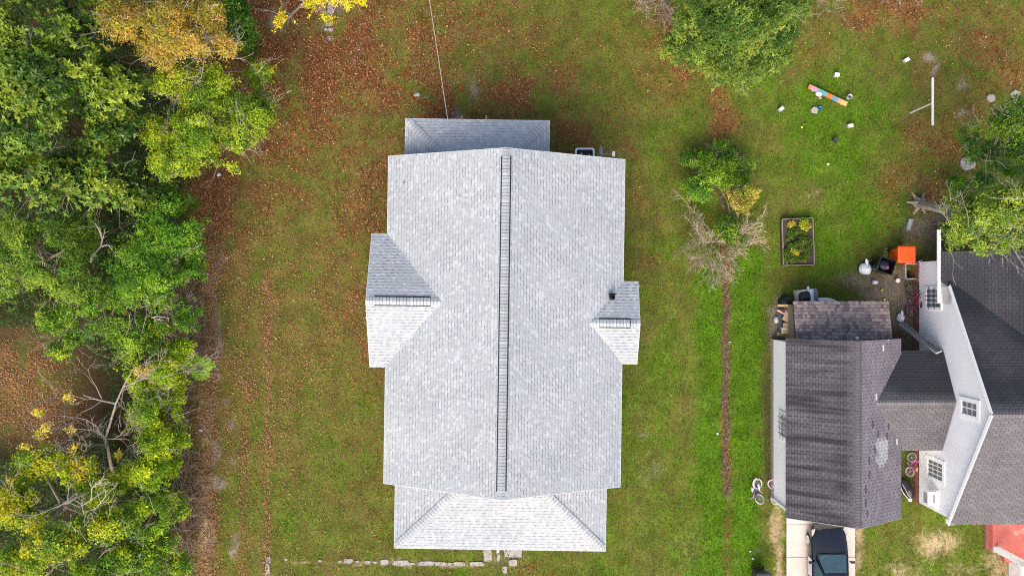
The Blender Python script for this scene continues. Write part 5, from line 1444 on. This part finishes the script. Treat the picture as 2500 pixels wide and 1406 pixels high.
# bicycles: x forward, z up
def bike(name, label, Mw, r, wb, frame_c, tyre_c, seat_c, grip_c, group, steer=.3, guard=None, rim=(.6, .6, .62)):
    t = thing(name, label, "bicycle", M=Mw, group=group)
    S = r / .33
    def wheel(x, rot):
        w_ = thing_child("wheel", t)
        R_ = Matrix.Rotation(rot, 3, 'Z')
        MB().torus((x, 0, r), r - .025 * S ** .5, .024 * S ** .5, R_, 22, 6, col=tyre_c).build("tyre", M['paint'], w_)
        s_ = MB(); s_.torus((x, 0, r), r - .06 * S ** .5, .010, R_, 22, 4, col=rim)
        for k in range(10):
            a = k * math.pi / 5
            d = R_ @ Vector((math.cos(a), 0, math.sin(a)))
            s_.tube([(x, 0, r), Vector((x, 0, r)) + d * (r - .06 * S ** .5)], .004, 3, col=tuple(c_ * .8 for c_ in rim), cap=False)
        s_.lathe([(.025, -.04), (.025, .04)], (x, 0, r), 8, R_ @ Matrix.Rotation(rad(90), 3, 'X'), col=(.4, .4, .42))
        s_.build("rim", M['paint'], w_)
    wheel(-wb / 2, 0); wheel(wb / 2, steer)
    bb = Vector((-wb * .06, 0, r * .85)); st_ = Vector((-wb * .17, 0, r * 2.05)); hd = Vector((wb * .30, 0, r * 2.25)); hb = Vector((wb * .335, 0, r * 1.85))
    ra = Vector((-wb / 2, 0, r)); fa_ = Vector((wb / 2, 0, r))
    f = MB(); q = .017 * S ** .4
    for a, b, k in ((bb, st_, 1), (bb, hb, 1.25), (st_.lerp(bb, .15), hd.lerp(hb, .4), 1.2), (hd, hb, 1.4)):
        f.tube([a, b], q * k, 7, col=frame_c)
    for s_ in (-1, 1):
        f.tube([ra + Vector((0, s_ * .05, 0)), bb + Vector((0, s_ * .03, 0))], q * .7, 5, col=frame_c)
        f.tube([ra + Vector((0, s_ * .05, 0)), st_ + Vector((0, s_ * .02, 0))], q * .6, 5, col=frame_c)
    f.build("frame", M['paint'], t)
    fk = MB(); R_ = Matrix.Rotation(steer, 3, 'Z')
    for s_ in (-1, 1): fk.tube([hb, hb + R_ @ Vector((.02, s_ * .055, -.05)), fa_ + R_ @ Vector((0, s_ * .05, 0))], q * .75, 5, col=frame_c)
    fk.build("fork", M['paint'], t)
    hbm = MB(); top = hd + Vector((.02, 0, .09 * S))
    hbm.tube([hd, top], q, 6, col=(.3, .3, .32))
    wdt = .30 * S ** .5
    hbm.tube([top + R_ @ Vector((-.06, -wdt, .05)), top + R_ @ Vector((0, -wdt * .5, .04)), top, top + R_ @ Vector((0, wdt * .5, .04)), top + R_ @ Vector((-.06, wdt, .05))], q * .7, 6, col=(.55, .55, .58))
    hbm.build("handlebar", M['paint'], t)
    for s_ in (-1, 1):
        a = top + R_ @ Vector((-.06, s_ * wdt, .05)); MB().tube([a, a + R_ @ Vector((-.03, s_ * .10, .01))], q * 1.2, 6, col=grip_c).build("grip", M['paint'], t)
    sm = MB(); sp = st_ + Vector((-.02, 0, .10 * S)); sm.tube([st_, sp], q * .8, 6, col=(.5, .5, .52))
    sm.loft([[sp + Vector((x_, y_ * w_, z_)) for y_, z_ in ((-1, -.01), (-.7, .03), (0, .04), (.7, .03), (1, -.01))] for x_, w_ in ((-.13 * S, .03), (-.12 * S, .075 * S ** .5), (-.03 * S, .06 * S ** .5), (.06 * S, .025), (.13 * S, .012))] if False else
            [[sp + Vector((x_, y_ * w_, z_)) for y_, z_ in ((-1, -.01), (-.7, .03), (0, .04), (.7, .03), (1, -.01))] for x_, w_ in ((-.13 * S, .05), (-.10 * S, .085), (-.02 * S, .065), (.07 * S, .03), (.14 * S, .018))], col=seat_c)
    sm.build("saddle", M['paint'], t)
    pd = MB(); pd.lathe([(.07 * S, -.01), (.07 * S, .01)], bb + Vector((0, .05, 0)), 12, Matrix.Rotation(rad(90), 3, 'X'), col=(.1, .1, .11))
    for s_ in (-1, 1):
        e_ = bb + Vector((s_ * .12 * S, s_ * .08, -.05 * s_)); pd.tube([bb + Vector((0, s_ * .07, 0)), e_], .011, 5, col=(.45, .45, .47)); pd.box(e_ + Vector((0, s_ * .05, 0)), (.08, .09, .02), col=grip_c)
    pd.build("crank", M['paint'], t)
    if guard: MB().bar(ra + Vector((0, .055, .02)), bb + Vector((0, .06, .02)), .012, .10 * S, col=guard).build("chain_guard", M['paint'], t)
    for s_, x_ in ((1, -wb / 2),):
        mg = MB()
        for k in range(6):
            a0, a1 = rad(40 + 22 * k), rad(62 + 22 * k); rr_ = r + .03
            mg.bar((x_ + math.cos(a0) * rr_, 0, r + math.sin(a0) * rr_), (x_ + math.cos(a1) * rr_, 0, r + math.sin(a1) * rr_), .05, .006, col=guard or frame_c, up=(0, 1, 0))
        if guard: mg.build("mudguard", M['paint'], t)
    return t
def pose(px, py, heading, lean, z=.0, pitch=0.0):
    """heading: degrees of the forward axis in plan (0 = right, 90 = up); lean: degrees tipped to its left from upright"""
    p = at(px, py); p.z = z
    return Matrix.Translation(p) @ Matrix.Rotation(rad(heading), 4, 'Z') @ Matrix.Rotation(rad(-lean), 4, 'X')
bike("bicycle", "purple and white child's bicycle lying on the grass left of the garage", pose(1862, 1196, -84, -72, .06), .255, .74, (.15, .06, .32), (.80, .52, .66), (.78, .70, .80), (.70, .12, .35), "children's bicycles by the garage", .5, (.75, .70, .78))
bike("bicycle", "pink and white child's bicycle leaning on the garage wall's lower corner", pose(1877, 1200, -78, 50, .03), .25, .74, (.72, .40, .56), (.82, .45, .62), (.72, .22, .48), (.02, .02, .02), "children's bicycles by the garage", -.4, (.70, .32, .52))
bike("bicycle", "full-size dark bicycle with magenta frame leaning on the neighbour's white wall", pose(2209, 733, 88, -33, .02), .335, 1.04, (.28, .02, .12), (.016, .016, .017), (.015, .015, .02), (.02, .02, .02), None, .35, rim=(.16, .16, .17))
bike("bicycle", "magenta child's bicycle in the gap below the breezeway roof", pose(2212, 1130, 82, -28, .02), .24, .70, (.52, .04, .30), (.36, .34, .33), (.60, .40, .10), (.55, .10, .35), None, -.3)
# folded stroller
p = at(2212, 1192)
fo = thing("folded_stroller", "black folded stroller with a white wheel lying by the brick footing", "stroller", (p.x, p.y, 0), rad(-62))
MB().loft([[Vector((x_, y_ * w_, z_ * hh_ + .08)) for y_, z_ in ((-1, 0), (-.8, .8), (0, 1), (.8, .8), (1, 0))] for x_, w_, hh_ in ((-.5, .05, .05), (-.36, .19, .2), (0, .26, .30), (.3, .20, .22), (.48, .06, .1))], col=(.015, .015, .018)).build("hood", M['cloth'], fo)
MB().tube([(-.46, -.22, .1), (0, -.30, .25), (.46, -.18, .12)], .02, 6, col=(.6, .58, .55)).tube([(-.4, -.14, .26), (.1, -.18, .38), (.44, -.1, .26)], .014, 6, col=(.5, .5, .5)).build("frame", M['paint'], fo)
MB().lathe([(.08, -.05), (.10, 0), (.08, .05)], (.52, -.12, .10), 12, col=(.78, .78, .8)).build("wheel", M['plastic'], fo)

# raised garden bed
gb = thing("garden_bed", "raised garden bed framed with pale boards full of weeds", "garden bed", at(1949, 592).to_tuple()[:2] + (0,))
ol = gb.location.copy()
c4 = [U(1910, 535, .32), U(1985, 532, .32), U(1989, 646, .32), U(1914, 648, .32)]
for a, b in zip(c4, c4[1:] + c4[:1]):
    d = (b - a).normalized() * .02
    MB().bar((a.x, a.y, .14) if False else Vector((a.x, a.y, .13)) + d, Vector((b.x, b.y, .13)) - d, .026, .36).build("frame_board", mat("weathered_pale_board", (.33, .27, .22), .85, .2, 6), gb, ol)
MB().prism([(q.x * .999, q.y) for q in reversed(c4)], -.05, .20).build("soil", mat("dark_soil", (.07, .055, .042), .95, .3, 12, bump=.5), gb, ol)
crown(gb, "weeds", [(1925, 620, 10, 22, .38, .16), (1950, 632, 22, 12, .42, .18), (1968, 615, 16, 22, .36, .15), (1935, 600, 14, 12, .40, .16), (1960, 590, 22, 10, .32, .12), (1930, 575, 16, 14, .3, .1), (1950, 560, 24, 18, .26, .1), (1955, 605, 26, 30, .26, .1)], 9000, .085,
      [(.06, .12, .025), (.085, .14, .03), (.09, .10, .035)], ol, puffs=7, seed=50, aspect=.55)
crown(gb, "yellow_weeds", [(1967, 550, 14, 12, .45, .18), (1932, 546, 10, 8, .38, .12), (1942, 616, 9, 11, .50, .16)], 1100, .08, [(.32, .32, .04), (.36, .26, .07), (.22, .32, .03)], ol, puffs=6, seed=51)

# painted beam on the grass
a, b = at(1974, 211, .10), at(2067, 255, .10)
pb = thing("painted_beam", "low plank painted in bright colour blocks on the grass", "beam", a.lerp(b, .5).to_tuple()[:2] + (0,))
cols = [(.62, .24, .12), (.50, .28, .42), (.50, .28, .42), (.22, .36, .28), (.10, .36, .42), (.10, .36, .42), (.62, .17, .05), (.62, .19, .06), (.16, .27, .38), (.18, .28, .40), (.68, .30, .20), (.72, .44, .15), (.72, .46, .16)]
for k, c in enumerate(cols):
    MB().bar(a.lerp(b, k / len(cols)), a.lerp(b, (k + .995) / len(cols)), .20, .09, col=c).build("painted_block", M['paint'], pb, pb.location)
for k in (.12, .88):
    q = a.lerp(b, k); MB().box((q.x, q.y, .02), (.10, .26, .07), col=(.4, .3, .2)).build("foot", M['paint'], pb, pb.location)

def block(label, px, py, rz, top=(.78, .78, .78), side=(.42, .43, .45), s=(.24, .17, .2), nm="cinder_block"):
    t = thing(nm, label, "block", at(px, py).to_tuple()[:2] + (-.02,), rz, "pale blocks set out in the back yard")
    MB().box((0, 0, s[2] / 2), s, col=side).build("base", M['paint'], t)
    MB().prism([(-s[0] / 2, -s[1] / 2), (s[0] / 2, -s[1] / 2), (s[0] / 2, s[1] / 2), (-s[0] / 2, s[1] / 2)], s[2] + .002, s[2] + .025, col=top, bev=.008).build("cap", M['paint'], t)
block("white block above the painted plank", 2040, 185, rad(-8))
block("pale block far right of the white block above the plank", 2210, 149, rad(28))
block("white block below the painted plank's right end", 2073, 309, rad(8))
block("grey-white block on the grass left of the painted plank", 1905, 268, rad(38), (.62, .62, .65), (.32, .34, .4))
block("small black block on the grass below the painted plank", 2037, 343, rad(-28), (.05, .055, .07), (.03, .03, .035), (.22, .18, .2), "black_box")
p = at(2070, 239)
pt = thing("metal_pail", "grey metal pail standing beside the painted plank's right end", "pail", (p.x, p.y, -.02))
MB().lathe([(.085, 0), (.115, .26), (.12, .27), (.10, .265), (.075, .03)], n=16, col=(.5, .52, .56)).build("pail", M['paint'], pt)
MB().lathe([(.082, .06), (.001, .061)], n=12, col=(.015, .015, .02)).build("inside", M['paint'], pt)
p = at(1998, 231)
dl = thing("stuffed_toy", "white and pink crumpled toy under the painted plank's left end", "toy", (p.x, p.y, 0))
MB().lathe([(.10, 0), (.15, .06), (.14, .14), (.08, .2), (.001, .22)], n=10, jit=.18, col=(.75, .74, .78)).build("body", M['cloth'], dl)
MB().lathe([(.05, 0), (.07, .05), (.001, .1)], (.07, -.16, 0), 8, jit=.2, col=(.65, .15, .35)).build("pink_piece", M['cloth'], dl)
def stone(label, px, py, rx, ry, h=.1, seed=0, m='stone', name="stone", group=None, parent=None, n=11):
    rs = random.Random(seed + int(px)); p = at(px, py)
    pts = []
    for k in range(n):
        a = 2 * math.pi * k / n; q = rs.uniform(.82, 1.12)
        q = q * rs.uniform(.88, 1.1); e = .45 if parent else 1.0
        ca, sa = math.cos(a), math.sin(a)
        pts.append((p.x + math.copysign(abs(ca) ** e, ca) * rx * .02 * q, p.y + math.copysign(abs(sa) ** e, sa) * ry * .02 * q))
    o = MB().prism(pts, -.12, h, bev=min(.03, h * .5))
    if parent: return o.build(name, M[m], parent)
    return tag(o.build(name, M[m]), label, "stone", group)
stone("flat rough stone slab below the painted plank", 1989, 268, 11, 10, .05, 1, n=6)
p = at(2001, 266)
bu = thing("toy_cup", "small bright blue toy cup beside the flat stone slab", "toy", (p.x, p.y, -.02))
MB().lathe([(.07, 0), (.10, .12), (.085, .12), (.06, .02)], n=12, col=(.02, .28, .50)).build("cup", M['plastic'], bu)
MB().lathe([(.05, .03), (.001, .031)], n=10, col=(.01, .10, .25)).build("inside", M['plastic'], bu)
gs_ = "pale stones by the tree at right"
for i, (x_, y_, a_, b_, lb) in enumerate(((2420, 240, 10, 11, "pale stone left of the right-edge tree"), (2479, 231, 13, 10, "white stone at the right edge above the tree"), (2360, 353, 8, 9, "small pale stone half under the right-edge tree"),
                             (2362, 400, 20, 17, "large flat pale stone left of the right-edge tree"))):
    stone(lb, x_, y_, a_, b_, .03, i, group=gs_)
def ball(label, px, py, r, col, name="ball"):
    p = at(px, py)
    return tag(MB().lathe([(.001, 0), (r * .7, r * .3), (r, r), (r * .7, r * 1.7), (.001, r * 2)], (p.x, p.y, -.02), 12, col=col).build(name, M['plastic'], smooth=True), label, "ball")
ball("tiny yellow ball on the lawn below the painted plank's left end", 1957, 311, .055, (.75, .68, .12))
ball("pale yellow ball on the lawn above the garden bed", 2021, 401, .07, (.75, .72, .35))
ball("small yellow ball on bare earth left of the leaning bicycle", 2152, 708, .07, (.72, .66, .05))
ball("small yellow ball on bare earth near the shed roof's right corner", 2158, 731, .07, (.75, .65, .05))
p = at(2132, 689)
jg = thing("plastic_jug", "translucent white plastic jug lying on bare earth below the black bin", "jug", (p.x - .1, p.y, .1))
MB().lathe([(.07, 0), (.10, .02), (.10, .20), (.06, .26), (.03, .28)], (0, 0, 0), 12, Matrix.Rotation(rad(90), 3, 'Y'), col=(.72, .74, .76)).build("body", M['plastic'], jg)
MB().lathe([(.035, .27), (.035, .31)], (0, 0, 0), 10, Matrix.Rotation(rad(90), 3, 'Y'), col=(.5, .55, .6)).build("cap", M['plastic'], jg)
p = at(2188, 685)
bk = thing("white_bucket", "small white lidded tub on bare earth above the leaning bicycle", "bucket", (p.x, p.y, -.02))
MB().lathe([(.085, 0), (.10, .18)], n=14, col=(.6, .6, .6)).build("tub", M['plastic'], bk)
MB().lathe([(.108, .18), (.108, .20), (.09, .205), (.001, .2)], n=14, col=(.8, .79, .76)).build("lid", M['plastic'], bk)

# clothesline post
b0 = at(2224, 275); b0.z = -.1
cl = thing("clothesline_post", "grey metal T-shaped clothesline post in the back yard", "clothesline", b0)
MB().tube([(0, 0, 0), (0, 0, 1.95)], .045, 10, col=(.50, .51, .52)).build("post", M['paint'], cl)
MB().tube([(0, 1.16, 1.96), (0, -1.04, 1.96)], .055, 10, col=(.66, .67, .69)).build("crossbar", M['paint'], cl)
for y in (-.75, -.95, .9): MB().torus((.05, y, 1.9), .035, .008, None, 10, 4).build("hook", M['metal'], cl)
# grey plank by the tree
a, b = at(2216, 562, .05), at(2224, 535, .06)
tag(MB().bar(a, b, .2, .06, col=(.33, .36, .36)).build("loose_plank", M['board']), "short weathered grey plank on bare earth below the oak trunk", "board")
p = at(2281, 504)
tag(MB().lathe([(.09, 0), (.10, .1), (.05, .22), (.03, .26)], (p.x, p.y, .0), 10, Matrix.Rotation(rad(80), 3, 'Y'), col=(.05, .30, .34)).build("watering_bottle", M['plastic'], smooth=True), "teal plastic bottle lying against the oak trunk", "bottle")

# concrete paths
pa = struct(bpy.data.objects.new("front_path", None)); COL.objects.link(pa)
for i, (x_, y_, a_, b_) in enumerate(((655, 1367, 5, 8), (652, 1396, 6, 20), (698, 1366, 4, 3), (849, 1370, 12, 6), (829, 1371, 4, 3), (898, 1372, 7, 4), (938, 1372, 10, 7), (977, 1375, 22, 7), (1040, 1376, 20, 6), (1075, 1376, 15, 5), (1007, 1376, 7, 3), (1098, 1377, 6, 4), (915, 1373, 5, 3), (872, 1371, 6, 3), (780, 1369, 5, 2.5),
                         (1122, 1377, 16, 5.5), (1163, 1377, 19, 6), (1191, 1352, 10, 18), (1253, 1350, 22, 12), (1233, 1390, 6, 8), (1253, 1374, 10, 9), (1217, 1362, 4, 10), (1216, 1346, 4, 6))):
    stone("", x_, y_, a_, b_, -.028, 5, 'conc', "paving_slab", parent=pa, n=13)
pr = struct(bpy.data.objects.new("rear_path", None)); COL.objects.link(pr)
for i, (x_, y_, a_, b_) in enumerate(((803, 60, 10, 4), (802, 73, 11, 4), (804, 20, 12, 14), (806, 95, 9, 5))):
    stone("", x_, y_, a_, b_, -.028, 6, 'conc', "paving_slab", parent=pr, n=10)
stone("small grey stone beside the red leaf line behind the house", 1019, 232, 8, 5, .05, 9)
# bits of litter
def scrap(label, px, py, w, d, rz, col):
    p = at(px, py)
    return tag(MB().box((p.x, p.y, .02), (w, d, .03), Matrix.Rotation(rz, 3, 'Z'), col, top=.7).build("paper_scrap", M['cloth']), label, "litter")
scrap("white paper scrap on leaves at the wood's edge, upper left", 535, 427, .22, .14, .4, (.75, .74, .82))
scrap("small white scrap on the brown strip, lower left", 490, 1050, .18, .07, -.1, (.74, .72, .68))
scrap("tiny white scrap on the bright green strip right of the house", 1752, 1058, .08, .12, .2, (.7, .72, .7))
scrap("white scrap on the grass above the bottom bin", 1838, 1363, .12, .07, -.6, (.74, .74, .74))
scrap("pale scrap on the grass below the purple bicycle", 1832, 1345, .1, .08, .3, (.62, .56, .42))
scrap("white pipe end on the boundary line of dead vines", 1781, 835, .16, .04, .2, (.72, .70, .66))
scrap("white scrap lying among the paving slabs by the front porch", 1216, 1344, .10, .16, .1, (.8, .8, .8))
